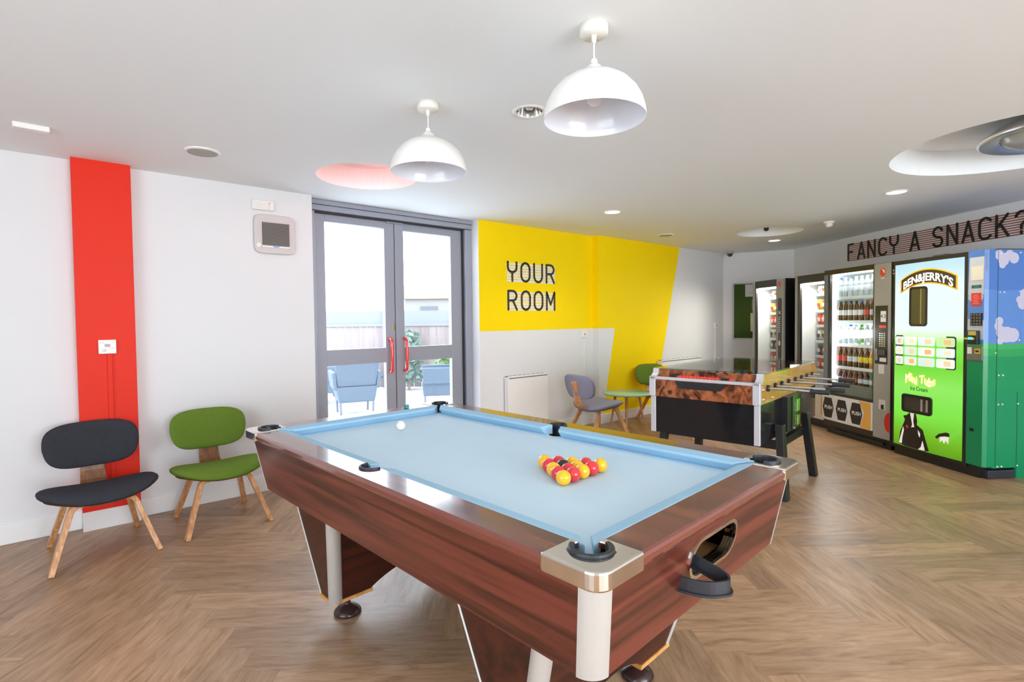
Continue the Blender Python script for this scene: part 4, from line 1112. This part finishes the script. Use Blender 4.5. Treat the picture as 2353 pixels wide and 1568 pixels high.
# snack machines --------------------------------------------------------------
def snack_machine(label, w0, w1, n0, z1, right, gl0, gl1, tag_):
    t, W, D, g0, g1 = cabinet_shell('snack_vending_machine', label, w0, w1, n0, NW - .03, .09, z1, gl0, gl1, .42, z1 - .10, None, mat('snack_frame', (.03, .028, .028), .3), blk_gloss if False else blk, .40)
    MB().box(g0, g1, .012, .018, .42, z1 - .10).build('glass_front', thin_glass('vend_glass', (.97, .99, .99)), t)
    MB().box(0, .048, -.006, 0, .10, z1 - .004).build('door_edge', grey_m, t)
    if right:
        MB().box(g1 + .02, W - .002, -.008, .03, .10, z1 - .004, .004).build('control_column', grey_m, t)
        cx = (g1 + .02 + W) / 2
        MB().prism(rrect(cx - .035, cx + .035, .78, 1.62, .03), XZ(-.008), 0, .006).build('keypad_panel', mat('panel_black', (.02, .019, .017), .3), t)
        g = MB()
        for rr in range(8):
            g.box(cx - .018, cx - .006, -.018, -.014, 1.15 + rr * .028, 1.165 + rr * .028); g.box(cx + .004, cx + .016, -.018, -.014, 1.15 + rr * .028, 1.165 + rr * .028)
        g.build('keypad', steel, t)
        onto('price_card', cc * 0 + cx - .012, cx + .016, 1.40, 1.44, off_white, t, -.016)
        onto('price_card', cx - .016, cx + .018, .97, 1.03, off_white, t, -.016)
        MB().prism([(cx - .01 + .028 * cos(a * pi / 12), z1 - .075 + .036 * sin(a * pi / 12)) for a in range(24)], XZ(-.008), 0, .003).build('round_red_badge', mat('badge_red', (.66, .05, .02), .3), t)
        onto('info_label', cx - .045, cx + .0, .55, .70, off_white, t, -.011)
    MB().box(0, W, -.004, 0, .10, .40).build('lower_panel', mat('white_print_panel', (.66, .67, .69), .35), t)
    MB().box(.02, W - .02, .03, .5, 0, .09).build('plinth', blk, t)
    MB().box(g0 + .01, g1 - .01, .04, .06, z1 - .125, z1 - .105).build('lighting_tube', lit_strip('warm_tube', (1, .96, .86), 6), t)
    l_ = area('snack_cabinet_light', (0, 0, 0), (0, 0, 1), .45, .08, 4.5, (1, .97, .88)); l_.data.energy = 15; l_.parent = t; l_.location = ((g0 + g1) / 2, .06, z1 - .12); l_.rotation_euler = (radians(-20), 0, 0)
    return t, g0, g1
def packet(c1, c2, shape='bag'):
    t = thing('snack_packet', '', 'snack packet', (0, 0, 0), 0)
    w_, h_ = (.041, .140) if shape == 'bag' else (.03, .11)
    V = []; Fs = []; nx, nz = 8, 10
    for s in (-1, 1):
        for j in range(nz + 1):
            for i in range(nx + 1):
                a, b_ = i / nx, j / nz
                th = .026 * (max(0, sin(pi * a)) ** .5) * (max(0, sin(pi * b_)) ** .6)
                V.append(((a - .5) * 2 * w_ * (1 - .08 * sin(pi * b_)), s * th - .0, b_ * h_))
    k = (nx + 1) * (nz + 1)
    for s in range(2):
        for j in range(nz):
            for i in range(nx):
                q = [s * k + j * (nx + 1) + i, s * k + j * (nx + 1) + i + 1, s * k + (j + 1) * (nx + 1) + i + 1, s * k + (j + 1) * (nx + 1) + i]
                Fs.append(q if s == 0 else q[::-1])
    m = MB(); m.add(V, Fs, True); m.build('wrapper', mat('foil_%s' % c1[0], c1[1], .28, .1), t)
    MB().box(-w_ * .6, w_ * .6, -.031, -.024, h_ * .35, h_ * .68, .006).build('printed_label', mat('foil_%s' % c2[0], c2[1], .3), t)
    return t
FC = {'red': ('red', (.70, .05, .03)), 'white': ('white', (.78, .76, .72)), 'orange': ('orange', (.80, .28, .03)), 'yellow': ('yellow', (.82, .58, .05)), 'brown': ('brown', (.16, .07, .03)), 'silver': ('silver', (.55, .56, .55)), 'dark': ('dark', (.05, .05, .06)), 'green': ('green', (.2, .4, .06))}
pk = {}
def get_packet(a, b_):
    if (a, b_) in pk: return pk[(a, b_)], False
    o = packet(FC[a], FC[b_]); pk[(a, b_)] = o; return o, True
combos = [[('white', 'silver'), ('white', 'red'), ('white', 'silver')], [('red', 'orange'), ('yellow', 'red'), ('red', 'white')], [('orange', 'white'), ('orange', 'brown'), ('red', 'white')], [('white', 'dark'), ('yellow', 'dark'), ('silver', 'red')], [('silver', 'white'), ('dark', 'white'), ('white', 'red')], [('brown', 'white'), ('white', 'orange'), ('red', 'silver')]]
m1, a0, a1 = snack_machine('further snack vending machine beside the notice board', -7.44, -6.69, 4.40, 1.885, True, -7.36, -6.87, 'a')
m2, b0, b1 = snack_machine('nearer snack vending machine between the dark machine side and the drinks machine', -6.45, -5.80, 4.40, 1.885, False, -6.355, -5.90, 'b')
onto('orange_print', .50, .60, .16, .39, mat('orange_print', (.72, .38, .08), .4), m2, -.006)
for (mt, w0, n0, gg0, gg1, zs, nm) in ((m1, -7.44, 4.40, a0, a1, [1.648, 1.424, 1.237, 1.051, .884, .70], 'further'), (m2, -6.45, 4.40, b0, b1, [1.652, 1.44, 1.251, 1.05, .86, .686], 'nearer')):
    for r, z in enumerate(zs):
        s = MB().box(gg0 + .03, gg1 - .002, .20, .39, z - .022, z - .002).build('shelf', mat('shelf_dark', (.06, .06, .06), .4), mt)
        MB().box(gg0 + .03, gg1 - .002, .192, .20, z - .03, z + .006).build('price_rail', mat('rail_grey', (.55, .55, .52), .4), s)
        n_ = int((gg1 - gg0 - .05) / .088)
        for c in range(n_):
            ca, cb2 = combos[(r + (0 if nm == 'nearer' else 0)) % 6][(c + r) % 3]
            x = gg0 + .080 + c * .088
            p = Vector(wn(w0 + x, n0 + .235, z))
            o, new = get_packet(ca, cb2)
            if not new: o = copy_tree(pk[(ca, cb2)], p, rzv)
            o.location = p; o.rotation_euler = (radians(8), 0, rzv)
            if r == 0: o.scale = (1, 1, .72)
            o['label'] = '%s and %s snack packet, %s in row %s of the %s snack machine' % (ca, cb2, OR[c], ['one', 'two', 'three', 'four', 'five', 'six'][r], nm)
            o['group'] = 'packets in the snack machines'

# ice cream machine -------------------------------------------------------------
IW0, IN0 = -4.752, 4.265
im = thing('ice_cream_vending_machine', 'large ice cream vending machine with lit front and blue sky and green hill sides', 'vending machine', wn(IW0, IN0, 0), rzv)
IW = -3.84 - IW0; ID = NW - .03 - IN0
def pic_mat(name, rough=.3, em=0.):
    """sky with soft clouds above rolling green, printed on the cladding (object x, y, z)"""
    m = bpy.data.materials.new(name); m.use_nodes = True; n = m.node_tree; L = n.links; b = n.nodes['Principled BSDF']
    t = n.nodes.new('ShaderNodeTexCoord'); s = n.nodes.new('ShaderNodeSeparateXYZ'); L.new(t.outputs['Object'], s.inputs[0])
    r = n.nodes.new('ShaderNodeValToRGB'); dv = n.nodes.new('ShaderNodeMath'); dv.operation = 'DIVIDE'; dv.inputs[1].default_value = 1.9
    wv = n.nodes.new('ShaderNodeMath'); wv.operation = 'SINE'; ml = n.nodes.new('ShaderNodeMath'); ml.operation = 'MULTIPLY'; ml.inputs[1].default_value = 4.2
    ad0 = n.nodes.new('ShaderNodeMath'); ad0.operation = 'ADD'; L.new(s.outputs[0], ad0.inputs[0]); L.new(s.outputs[1], ad0.inputs[1])
    L.new(ad0.outputs[0], ml.inputs[0]); L.new(ml.outputs[0], wv.inputs[0])
    m2_ = n.nodes.new('ShaderNodeMath'); m2_.operation = 'MULTIPLY_ADD'; m2_.inputs[1].default_value = -.03; L.new(wv.outputs[0], m2_.inputs[0]); L.new(s.outputs[2], m2_.inputs[2])
    L.new(m2_.outputs[0], dv.inputs[0]); L.new(dv.outputs[0], r.inputs[0])
    E_l = r.color_ramp.elements; r.color_ramp.interpolation = 'CONSTANT'
    cols = [(0, (.0, .26, .10)), (.40, (.0, .27, .09)), (.545, (.02, .34, .09)), (.575, (.04, .40, .12)), (.60, (.10, .24, .60)), (.83, (.07, .19, .54))]
    E_l[0].position = 0; E_l[0].color = (*cols[0][1], 1); E_l[1].position = cols[-1][0]; E_l[1].color = (*cols[-1][1], 1)
    for p_, c in cols[1:-1]:
        q = E_l.new(p_); q.color = (*c, 1)
    L.new(r.outputs[0], b.inputs['Base Color']); b.inputs['Roughness'].default_value = rough
    if em:
        L.new(r.outputs[0], b.inputs['Emission Color']); b.inputs['Emission Strength'].default_value = em
    return m
clad = pic_mat('printed_cladding')
cloudm = mat('cloud_print', (.52, .52, .66), .35)
bd_ = MB(); bd_.box(.02, IW, .085, ID, .09, 1.882); bd_.build('cabinet', clad, im)
# front: black door with lit picture panel, then the coin column
MB().box(0, .765, .0, .085, .07, 1.885, .004).build('door_frame', mat('door_black', (.014, .015, .018), .25), im)
def lit_mat():
    m = bpy.data.materials.new('backlit_picture'); m.use_nodes = True; n = m.node_tree; L = n.links; b = n.nodes['Principled BSDF']
    t = n.nodes.new('ShaderNodeTexCoord'); s = n.nodes.new('ShaderNodeSeparateXYZ'); L.new(t.outputs['Object'], s.inputs[0])
    nz = n.nodes.new('ShaderNodeTexNoise'); nz.inputs['Scale'].default_value = 2.6; nz.inputs['Detail'].default_value = 2; L.new(t.outputs['Object'], nz.inputs['Vector'])
    ad = n.nodes.new('ShaderNodeMath'); ad.operation = 'MULTIPLY_ADD'; ad.inputs[1].default_value = .06; L.new(nz.outputs[0], ad.inputs[0]); L.new(s.outputs[2], ad.inputs[2])
    dv = n.nodes.new('ShaderNodeMath'); dv.operation = 'DIVIDE'; dv.inputs[1].default_value = 1.9; L.new(ad.outputs[0], dv.inputs[0])
    r = n.nodes.new('ShaderNodeValToRGB'); L.new(dv.outputs[0], r.inputs[0]); E_l = r.color_ramp.elements
    cols = [(0.06, (.10, .30, .004)), (.13, (.16, .48, .01)), (.25, (.20, .80, .06)), (.38, (.28, .86, .12)), (.50, (.16, .72, .02)), (.60, (.22, .80, .06)), (.625, (.70, .98, .55)), (.66, (.86, .98, .98)), (.86, (.82, .96, 1.0)), (.99, (.50, .80, .90))]
    E_l[0].position = cols[0][0]; E_l[0].color = (*cols[0][1], 1); E_l[1].position = cols[-1][0]; E_l[1].color = (*cols[-1][1], 1)
    for p_, c in cols[1:-1]: q = E_l.new(p_); q.color = (*c, 1)
    L.new(r.outputs[0], b.inputs['Emission Color']); b.inputs['Emission Strength'].default_value = .90
    b.inputs['Base Color'].default_value = (.03, .03, .03, 1); b.inputs['Roughness'].default_value = .2
    return m
def dome(x): return -.018 * (1 - ((x - .39) / .36) ** 2)
lp_ = MB(); nx = 14
VV = []; FF = []
for i in range(nx + 1):
    x = .032 + (.738 - .032) * i / nx
    for z in (.105, 1.845): VV.append((x, -.004 + dome(x), z))
for i in range(nx): FF.append((2 * i, 2 * i + 2, 2 * i + 3, 2 * i + 1))
for i in range(nx + 1): VV.append((VV[2 * i][0], .002, .105)); VV.append((VV[2 * i][0], .002, 1.845))
k = 2 * (nx + 1)
for i in range(nx): FF += [(2 * i, k + 2 * i, k + 2 * i + 2, 2 * i + 2), (2 * i + 1, 2 * i + 3, k + 2 * i + 3, k + 2 * i + 1)]
lp_.add(VV, FF, True); pic = lp_.build('lit_picture_panel', lit_mat(), im)
def curvy(mb):   # push geometry made at y = 0 onto the bowed panel
    mb.v = [(a, b + dome(a) - .005, c) for a, b, c in mb.v]; return mb
def dens(x0, x1, y, z0, z1, th, bev=0, n=6):
    m = MB()
    for i in range(n): m.box(x0 + (x1 - x0) * i / n, x0 + (x1 - x0) * (i + 1) / n, y - th, y, z0, z1)
    return m
# arched name board
cxn = .395
def archz(x): return .085 * (1 - ((x - cxn) / .30) ** 2)
def arch(mb, x0, x1, z0, h, y, th, n=16):
    for i in range(n):
        a, b_ = x0 + (x1 - x0) * i / n, x0 + (x1 - x0) * (i + 1) / n
        mb.hexa([(a, y, z0 + archz(a)), (b_, y, z0 + archz(b_)), (b_, y - th, z0 + archz(b_)), (a, y - th, z0 + archz(a)), (a, y, z0 + h + archz(a) * 1.1), (b_, y, z0 + h + archz(b_) * 1.1), (b_, y - th, z0 + h + archz(b_) * 1.1), (a, y - th, z0 + h + archz(a) * 1.1)])
    return mb
nb = curvy(arch(MB(), cxn - .29, cxn + .29, 1.560, .128, 0, .002)).build('name_board', mat('gold_border', (.78, .42, .01), .4, emit=(.9, .5, .02), es=.25), pic)
curvy(arch(MB(), cxn - .275, cxn + .275, 1.572, .104, -.002, .002)).build('name_board_ground', mat('board_black', (.05, .035, .012), .4), pic)
g = MB(); V, Fs = font_mesh("BEN&JERRY'S", .100, offset=.0018, ext=.001, bend=lambda x: .085 * (1 - (x / .30) ** 2))
g.add([(a * .90 + cxn, b - .0052, c + 1.588) for a, b, c in V], Fs); curvy(g).build('name_lettering', mat('lit_white_letter', (.9, .9, .88), .4, emit=(1, 1, .97), es=.8), pic)
# viewing window
vw = MB(); vw.prism(rrect(.215, .408, 1.255, 1.622, .03), XZ(0), -.02, .006, [rrect(.230, .393, 1.272, 1.605, .02)]); curvy(vw).build('window_frame', blk, im)
curvy(MB().prism(rrect(.230, .393, 1.272, 1.605, .02), XZ(0), -.018, .001)).build('viewing_window', mat('olive_dark_window', (.10, .10, .055), .15, metal=.2), im)
curvy(MB().box(.335, .345, -.003, 0, 1.28, 1.6)).build('window_highlight_bar', mat('window_glint', (.5, .5, .42), .2, .8), im)  # pale bar painted on as a highlight in the viewing window
# selection buttons 4 x 3
curvy(MB().prism(rrect(.050, .680, .878, 1.168, .02), XZ(0), 0, .004)).build('button_panel', mat('button_black', (.02, .025, .02), .4), pic)
bx = [(.056, .150), (.166, .305), (.322, .490), (.508, .672)]
for r in range(3):
    for c, (x0, x1) in enumerate(bx):
        z0 = .888 + r * .094
        o = MB().prism(rrect(x0, x1, z0, z0 + .080, .016), XZ(0), .004, .008)
        tint = [(.75, .92, .95), (.80, .93, .90), (.70, .88, .93), (.86, .95, .95)][(r + c) % 4]
        if r == 2 and c == 3: tint = (.55, .85, .45)
        b_ = curvy(o).build('selection_button', mat('lit_button_%d' % ((r + c) % 4 if not (r == 2 and c == 3) else 9), tint, .4, emit=tint, es=.30), pic)
        xm = x0 + (x1 - x0) * (.62 if c else .5); wq = (x1 - x0) * .2
        pc_ = [(.90, .70, .42), (.92, .52, .24), (.90, .80, .60)][(r * 2 + c) % 3]
        curvy(MB().prism(rrect(xm - wq, xm + wq, z0 + .018, z0 + .062, .012), XZ(0), .008, .0085)).build('flavour_picture', mat('flavour_%d' % ((r * 2 + c) % 3), pc_, .5, emit=pc_, es=.3), b_)
# mini tubs lettering
def wavy(x): return .012 * sin(x * 34)
for off, m_, y in ((.006, mat('orange_outline', (.9, .55, .02), .4, emit=(1, .62, .03), es=.7), -.001), (.0, mat('lit_white_letter', (.9, .9, .88), .4), -.003)):
    V, Fs = font_mesh('Mini Tubs', .110, offset=off, ext=.001, bend=wavy)
    g = MB(); g.add([(a * .74 + .335, b + y, c + .722 - a * .02) for a, b, c in V], Fs); curvy(g).build('mini_tubs_lettering', m_, pic)
V, Fs = font_mesh('Ice Cream', .055, offset=0, ext=.001); g = MB(); g.add([(a * .82 + .33, b - .002, c + .655) for a, b, c in V], Fs); curvy(g).build('ice_cream_lettering', mat('dark_green_print', (.02, .12, .01), .5), pic)
# dispensing hatch
curvy(MB().prism(rrect(.145, .470, .440, .612, .03), XZ(0), -.02, .014, [rrect(.165, .450, .462, .592, .02)])).build('hatch_frame', blk, im)
curvy(MB().prism(rrect(.165, .450, .462, .592, .02), XZ(0), -.018, .006)).build('hatch_flap', mat('smoked_flap', (.06, .058, .05), .12), im)
curvy(MB().box(.355, .375, -.008, -.006, .47, .582).box(.41, .43, -.008, -.006, .47, .582)).build('hatch_flap_glints', mat('flap_shine', (.7, .7, .66), .2, .6), im)  # pale bars painted on as shine across the flap
# plain black and white patches in the meadow
pb = MB()
pb.prism([(.10, .12), (.12, .24), (.165, .335), (.175, .36), (.155, .395), (.20, .41), (.225, .436), (.30, .436), (.315, .37), (.31, .335), (.375, .30), (.41, .20), (.44, .12), (.40, .108), (.3, .108), (.18, .108)], XZ(0), 0, .0015)
curvy(pb).build('dark_patch_print', mat('patch_black', (.015, .01, .01), .5), pic)
pw = MB()
pw.prism([(.235, .436), (.28, .436), (.272, .36), (.285, .31), (.25, .30), (.262, .33), (.25, .38)], XZ(0), .0016, .003)
pw.prism([(.105, .125), (.125, .19), (.155, .29), (.165, .26), (.148, .19), (.14, .125)], XZ(0), .0016, .003)
pw.prism([(.325, .29), (.35, .26), (.345, .225), (.33, .25)], XZ(0), .0016, .003)
pw.prism([(.33, .11), (.40, .115), (.375, .20), (.36, .14)], XZ(0), .0016, .003)
curvy(pw).build('white_patch_print', mat('patch_white', (.8, .76, .72), .5, emit=(.9, .85, .8), es=.4), pic)
curvy(MB().prism([(.205 + .016 * cos(a * pi / 6), .30 + .016 * sin(a * pi / 6)) for a in range(12)], XZ(0), .003, .004)).build('red_dot_print', mat('dot_red', (.8, .03, .02), .5), pic)
pb = MB().prism([(.50, .265), (.535, .30), (.60, .325), (.63, .32), (.63, .29), (.59, .29), (.545, .275), (.515, .25)], XZ(0), 0, .0015); curvy(pb).build('small_dark_patch_print', mat('patch_black', (.015, .01, .01), .5), pic)
pb = MB().prism([(.545, .275), (.545, .225), (.565, .25), (.585, .222), (.60, .255), (.622, .225), (.625, .29)], XZ(0), .0004, .002); curvy(pb).build('small_white_patch_print', mat('patch_white', (.8, .76, .72), .5), pic)
# coin column with controls
cl = MB(); cl.prism([(.767, .0), (.902, .0), (IW + .002, .03), (IW + .002, .085), (.767, .085)], FLAT, .10, 1.885); col_o = cl.build('control_column', clad, im)
xk = .800; 
def blob(mb, cs, fn, a, b_):
    for cx, cz, r in cs: mb.prism([(cx + r * cos(k * pi / 10), cz + r * sin(k * pi / 10)) for k in range(20)], fn, a, b_ + random.random() * .0004)
    return mb
def cloud(cs, fn, m, root): return blob(MB(), cs, fn, 0, .0012).build('cloud_print', m, root)
cb1 = MB()
cb1.prism([(.768, 1.52), (.90, 1.52), (.90, 1.83), (.78, 1.83)], XZ(0), 0, .0012); blob(cb1, [(.80, 1.50, .03), (.86, 1.50, .035)], XZ(0), 0, .0012)
MB().prism([(.768, 1.15), (.902, 1.15), (.902, 1.31), (.768, 1.32)], XZ(0), 0, .0012).build('cloud_print', mat('cloud_print_b', (.50, .55, .60), .4), col_o)
cb1.build('cloud_print', mat('cloud_print_b', (.50, .55, .60), .4), col_o)
onto('notice_sheet', .795, .895, 1.64, 1.755, mat('cream_label', (.72, .70, .58), .5), im, -.004)
onto('display', .800, .880, 1.575, 1.600, mat('green_lcd', (.03, .12, .09), .2), im, -.004)
g = MB(); add_font(g, '1234567', .84, 1.581, -.005, .014); g.build('display_lettering', mat('lcd_text', (.1, .4, .3), .4), im)
onto('price_sticker', .798, .880, 1.43, 1.535, mat('red_sticker', (.68, .04, .03), .4), im, -.004)
g = MB()
for k in range(6): g.box(.812 + (k % 2) * .006, .866 - (k % 3) * .006, -.0046, -.004, 1.445 + k * .014, 1.448 + k * .014)
g.build('sticker_print', mat('pink_print', (.85, .45, .4), .5), im)
kp = onto('keypad_plate', .795, .892, 1.265, 1.368, blk, im, -.008, .008)
g = MB()
for r in range(4):
    for c in range(4): g.box(.800 + c * .0235, .816 + c * .0235, -.013, -.008, 1.271 + r * .025, 1.288 + r * .025, .002)
g.build('key', mat('key_grey', (.12, .115, .10), .35), kp)
onto('note_reader', .785, .875, 1.11, 1.225, blk, im, -.028, .028, .005)
onto('note_reader_label', .800, .865, 1.185, 1.220, mat('gold_label', (.55, .45, .08), .3), im, -.030)
g = MB().box(.778, .85, -.045, -.028, 1.15, 1.165); g.build('note_slot', mat('yellow_slot', (.65, .55, .02), .3), im)
MB().box(.815, .850, -.047, -.045, 1.150, 1.170).build('slot_light', mat('teal_glow', (.1, .6, .9), .3, emit=(.05, .5, 1), es=1.5), im)
onto('coin_mechanism', .770, .902, .975, 1.095, mat('coin_plate', (.20, .19, .16), .3, .5), im, -.010, .010, .004)
onto('coin_window', .84, .885, 1.035, 1.075, mat('yellow_slot', (.65, .55, .02), .3), im, -.013)
onto('coin_entry', .848, .878, 1.045, 1.062, blk, im, -.014)
onto('coin_sticker', .778, .815, 1.03, 1.085, off_white, im, -.012)
onto('lock', .80, .832, .382, .408, blk, im, -.006)
onto('maker_plate', .905, .913, 1.72, 1.86, mat('plate_silver', (.5, .48, .42), .3, .5), im, .012, .003)
MB().box(.02, IW - .05, .02, .62, .0, .09).build('plinth', blk, im)
MB().box(IW - .14, IW + .003, .05, .30, .002, .072, .01).build('kick_pad', mat('navy_kick', (.03, .035, .05), .25), im)
MB().box(IW - .02, IW + .001, .30, ID, .0, .1).build('side_skirt', clad, im)
MB().box(.40, .52, .03, .10, 1.885, 1.90, .004).box(.62, IW, .12, .5, 1.882, 1.892).build('lid_hinge', mat('hinge_dark', (.08, .075, .07), .4), im)
MB().cyl((.012, -.006, 1.80), (.012, 0, 1.80), .008, 10).cyl((.012, -.006, 1.77), (.012, 0, 1.77), .008, 10).build('door_screw', steel, im)
# side cladding: seams, screws, clouds
SX = IW + .001
side_fn = lambda y, z, d: (IW + d, y, z)
cloud([(.16, 1.80, .05), (.12, 1.84, .04), (.255, 1.815, .045), (.215, 1.84, .04), (.15, 1.76, .03)], side_fn, cloudm, im)
cloud([(.12, 1.26, .035), (.15, 1.21, .05), (.20, 1.19, .065), (.255, 1.185, .058), (.14, 1.14, .03), (.13, 1.30, .035)], side_fn, cloudm, im)
cloud([(.34, 1.44, .045), (.36, 1.52, .045), (.31, 1.475, .03), (.38, 1.47, .05)], side_fn, cloudm, im)
cloud([(.50, 1.70, .06), (.56, 1.73, .05)], side_fn, cloudm, im)
MB().box(SX - .001, SX + .0008, .110, .113, .1, 1.88).box(SX - .001, SX + .0008, .305, .308, .0, .72).build('panel_seam', mat('seam_dark', (.01, .06, .05), .5), im)
sc_ = MB()
for z in (1.85, 1.536, 1.135, .857, .617, .103):
    for y in (.130, .168): sc_.sphere((SX + .001, y, z), .0075, 12)
for z in (1.858, 1.542, 1.143, .619, .106): sc_.sphere((SX + .001, .312, z), .0075, 12)
sc_.sphere((SX + .001, .098, 1.04), .007, 12)
sc_.build('screw_head', mat('screw_white', (.85, .85, .88), .2, .3), im)

# ------------------------------------------------------------------ outside the door
pav = mat('pale_paving', (.62, .63, .64), .8, noise=.06, nscale=1.5)
struct(MB().box(-30, 60, 4.87, 75, -.16, -.04).build('ground', pav))
pale_fence = wood('hazy_fence_boards', (.34, .26, .245), (.27, .205, .195), .8, 2, 1, 0, 8)  # overexposed haze outside is put into this pale board colour
fd = Vector((FW.x, FW.y, 0)).normalized(); fr_ = Vector((RT.x, RT.y, 0)).normalized()
CAMB = Vector((0, 0, 0))
def out_pt(px, dist, z=0.):  # ground point seen at picture column px, at depth dist
    k = (px - (W_PX / 2 + 4.09)) / F_PX
    return Vector((0, 0, z)) + fd * dist + fr_ * dist * k
rzo = atan2(fr_.y, fr_.x)
fence = thing('garden_fence', 'pale timber board fence across the patio outside the door', 'fence', out_pt(880, 11, -.04), rzo)
m = MB()
for k in range(-22, 14):
    m.box(k * .16, k * .16 + .15, .0, .02, .02, 1.32)
m.build('boards', pale_fence, fence)
MB().box(-3.6, 2.2, -.03, .0, 1.30, 1.36).box(-3.6, 2.2, -.02, .0, .25, .32).box(-3.6, 2.2, .0, .02, 1.36, 1.62).build('rail', mat('fence_rail', (.24, .24, .26), .8), fence)
for k in range(4): MB().box(-3.6 + k * 1.8, -3.5 + k * 1.8, -.04, .05, 0, 1.66).build('fence_post', mat('fence_rail', (.24, .24, .26), .8), fence)
bld = thing('apartment_building', 'pale apartment block seen far beyond the fence through the door', 'building', out_pt(880, 60, -.04), rzo)
MB().box(-14, 14, 0, 8, 0, 16).build('wall', mat('pale_render', (.76, .78, .80), .8), bld)
wm_ = mat('pale_blue_window', (.21, .25, .30), .3)
for fl_ in range(5):
    for cx in (-8.6, -4.9, -1.2, 2.5, 6.2):
        for dx in (-.55, .45):
            w_ = MB().box(cx + dx, cx + dx + .55, -.05, .05, 1.6 + fl_ * 2.75, 2.75 + fl_ * 2.75).build('window', wm_, bld)
hedge = mat('pale_foliage', (.26, .40, .16), .9, noise=.4, nscale=6)
def shrub(label, px, dist, w_, h_, col):
    t = thing('garden_shrub', label, 'shrub', out_pt(px, dist, -.04), rzo)
    m = MB(); rnd = random.Random(int(px))
    for k in range(260):
        a = rnd.random() * 2 * pi; u = rnd.random(); zz = rnd.random()
        r = w_ * sqrt(u) * (1 - .45 * zz); c = Vector((r * cos(a), r * sin(a) * .8, .15 + zz * (h_ - .2)))
        d1 = Vector((rnd.uniform(-1, 1), rnd.uniform(-1, 1), rnd.uniform(-.4, 1))).normalized() * .09
        d2 = d1.cross(Vector((rnd.uniform(-1, 1), rnd.uniform(-1, 1), rnd.uniform(-1, 1)))).normalized() * .045
        m.add([c - d1, c + d2, c + d1, c - d2], [(0, 1, 2, 3)])
    m.build('foliage', col, t)
    MB().cyl((0, 0, 0), (0, 0, h_ * .6), .03, 8, .015).build('stem', mat('stem_brown', (.3, .22, .16), .8), t)
shrub('bright green shrub outside the right door leaf', 1034, 10.2, .40, .95, hedge)
shrub('pale green shrub standing by the fence outside', 938, 10.6, .35, 1.25, mat('pale_foliage_b', (.22, .30, .24), .9, noise=.3, nscale=6))
sh = thing('garden_shed', 'pale garden store with hatch outside the right door leaf', 'shed', out_pt(985, 12.5, -.04), rzo)
MB().box(-.55, .55, 0, .9, 0, 1.95).build('wall', mat('cream_shed', (.30, .28, .25), .8), sh)
MB().hexa([(-.65, -.08, 1.93), (.65, -.08, 1.93), (.65, 1, 1.93), (-.65, 1, 1.93), (-.5, .1, 2.15), (.5, .1, 2.15), (.5, .8, 2.15), (-.5, .8, 2.15)]).build('roof', mat('peach_roof', (.26, .19, .14), .8), sh)
MB().box(-.18, .22, -.02, 0, 1.05, 1.75).build('hatch', mat('grey_hatch', (.15, .15, .17), .6), sh)
wick = mat('blue_grey_wicker', (.125, .15, .185), .7, noise=.25, nscale=120)
wick2 = mat('grey_brown_wicker', (.15, .15, .165), .7, noise=.25, nscale=120)
def wicker_chair(label, px, dist, rot, m_):
    t = thing('wicker_chair', label, 'chair', out_pt(px, dist, -.04), rzo + rot, 'wicker chairs on the patio')
    m = MB(); 
    m.hexa([(-.26, -.26, .20), (.26, -.26, .20), (.26, .26, .20), (-.26, .26, .20), (-.30, -.28, .44), (.30, -.28, .44), (.30, .28, .44), (-.30, .28, .44)])
    m.build('seat', m_, t, bevel=.02)
    MB().hexa([(-.28, .22, .44), (.28, .22, .44), (.28, .27, .44), (-.28, .27, .44), (-.34, .36, .98), (.34, .36, .98), (.34, .40, .98), (-.34, .40, .98)]).build('backrest', m_, t, bevel=.02)
    for s in (-1, 1): MB().hexa([(s * .28, -.26, .40), (s * .33, -.26, .40), (s * .33, .28, .40), (s * .28, .28, .40), (s * .30, -.28, .66), (s * .36, -.28, .66), (s * .36, .32, .66), (s * .30, .32, .66)]).build('armrest', m_, t, bevel=.015)
    for sx in (-1, 1):
        for sy in (-1, 1): MB().cyl((sx * .23, sy * .23, 0), (sx * .24, sy * .24, .22), .018, 8).build('leg', mat('dark_leg_paint', (.2, .2, .24), .5), t)
wicker_chair('blue grey wicker chair with its back to the left door pane', 812, 8.0, radians(205), wick)
wicker_chair('wicker chair at the far left seen through the left door pane', 738, 9.0, radians(110), wick)
wicker_chair('wicker chair seen side on through the right door pane', 1008, 8.6, radians(-80), wick)
pt2 = thing('patio_table', 'glass topped square wicker patio table outside the left door leaf', 'table', out_pt(800, 10.0, -.04), rzo)
MB().hexa([(-.22, -.22, 0), (.22, -.22, 0), (.22, .22, 0), (-.22, .22, 0), (-.42, -.42, .70), (.42, -.42, .70), (.42, .42, .70), (-.42, .42, .70)]).build('base', wick2, pt2)
MB().box(-.48, .48, -.48, .48, .70, .73, .005).build('tabletop', mat('pale_glass_top', (.7, .78, .82), .1), pt2)
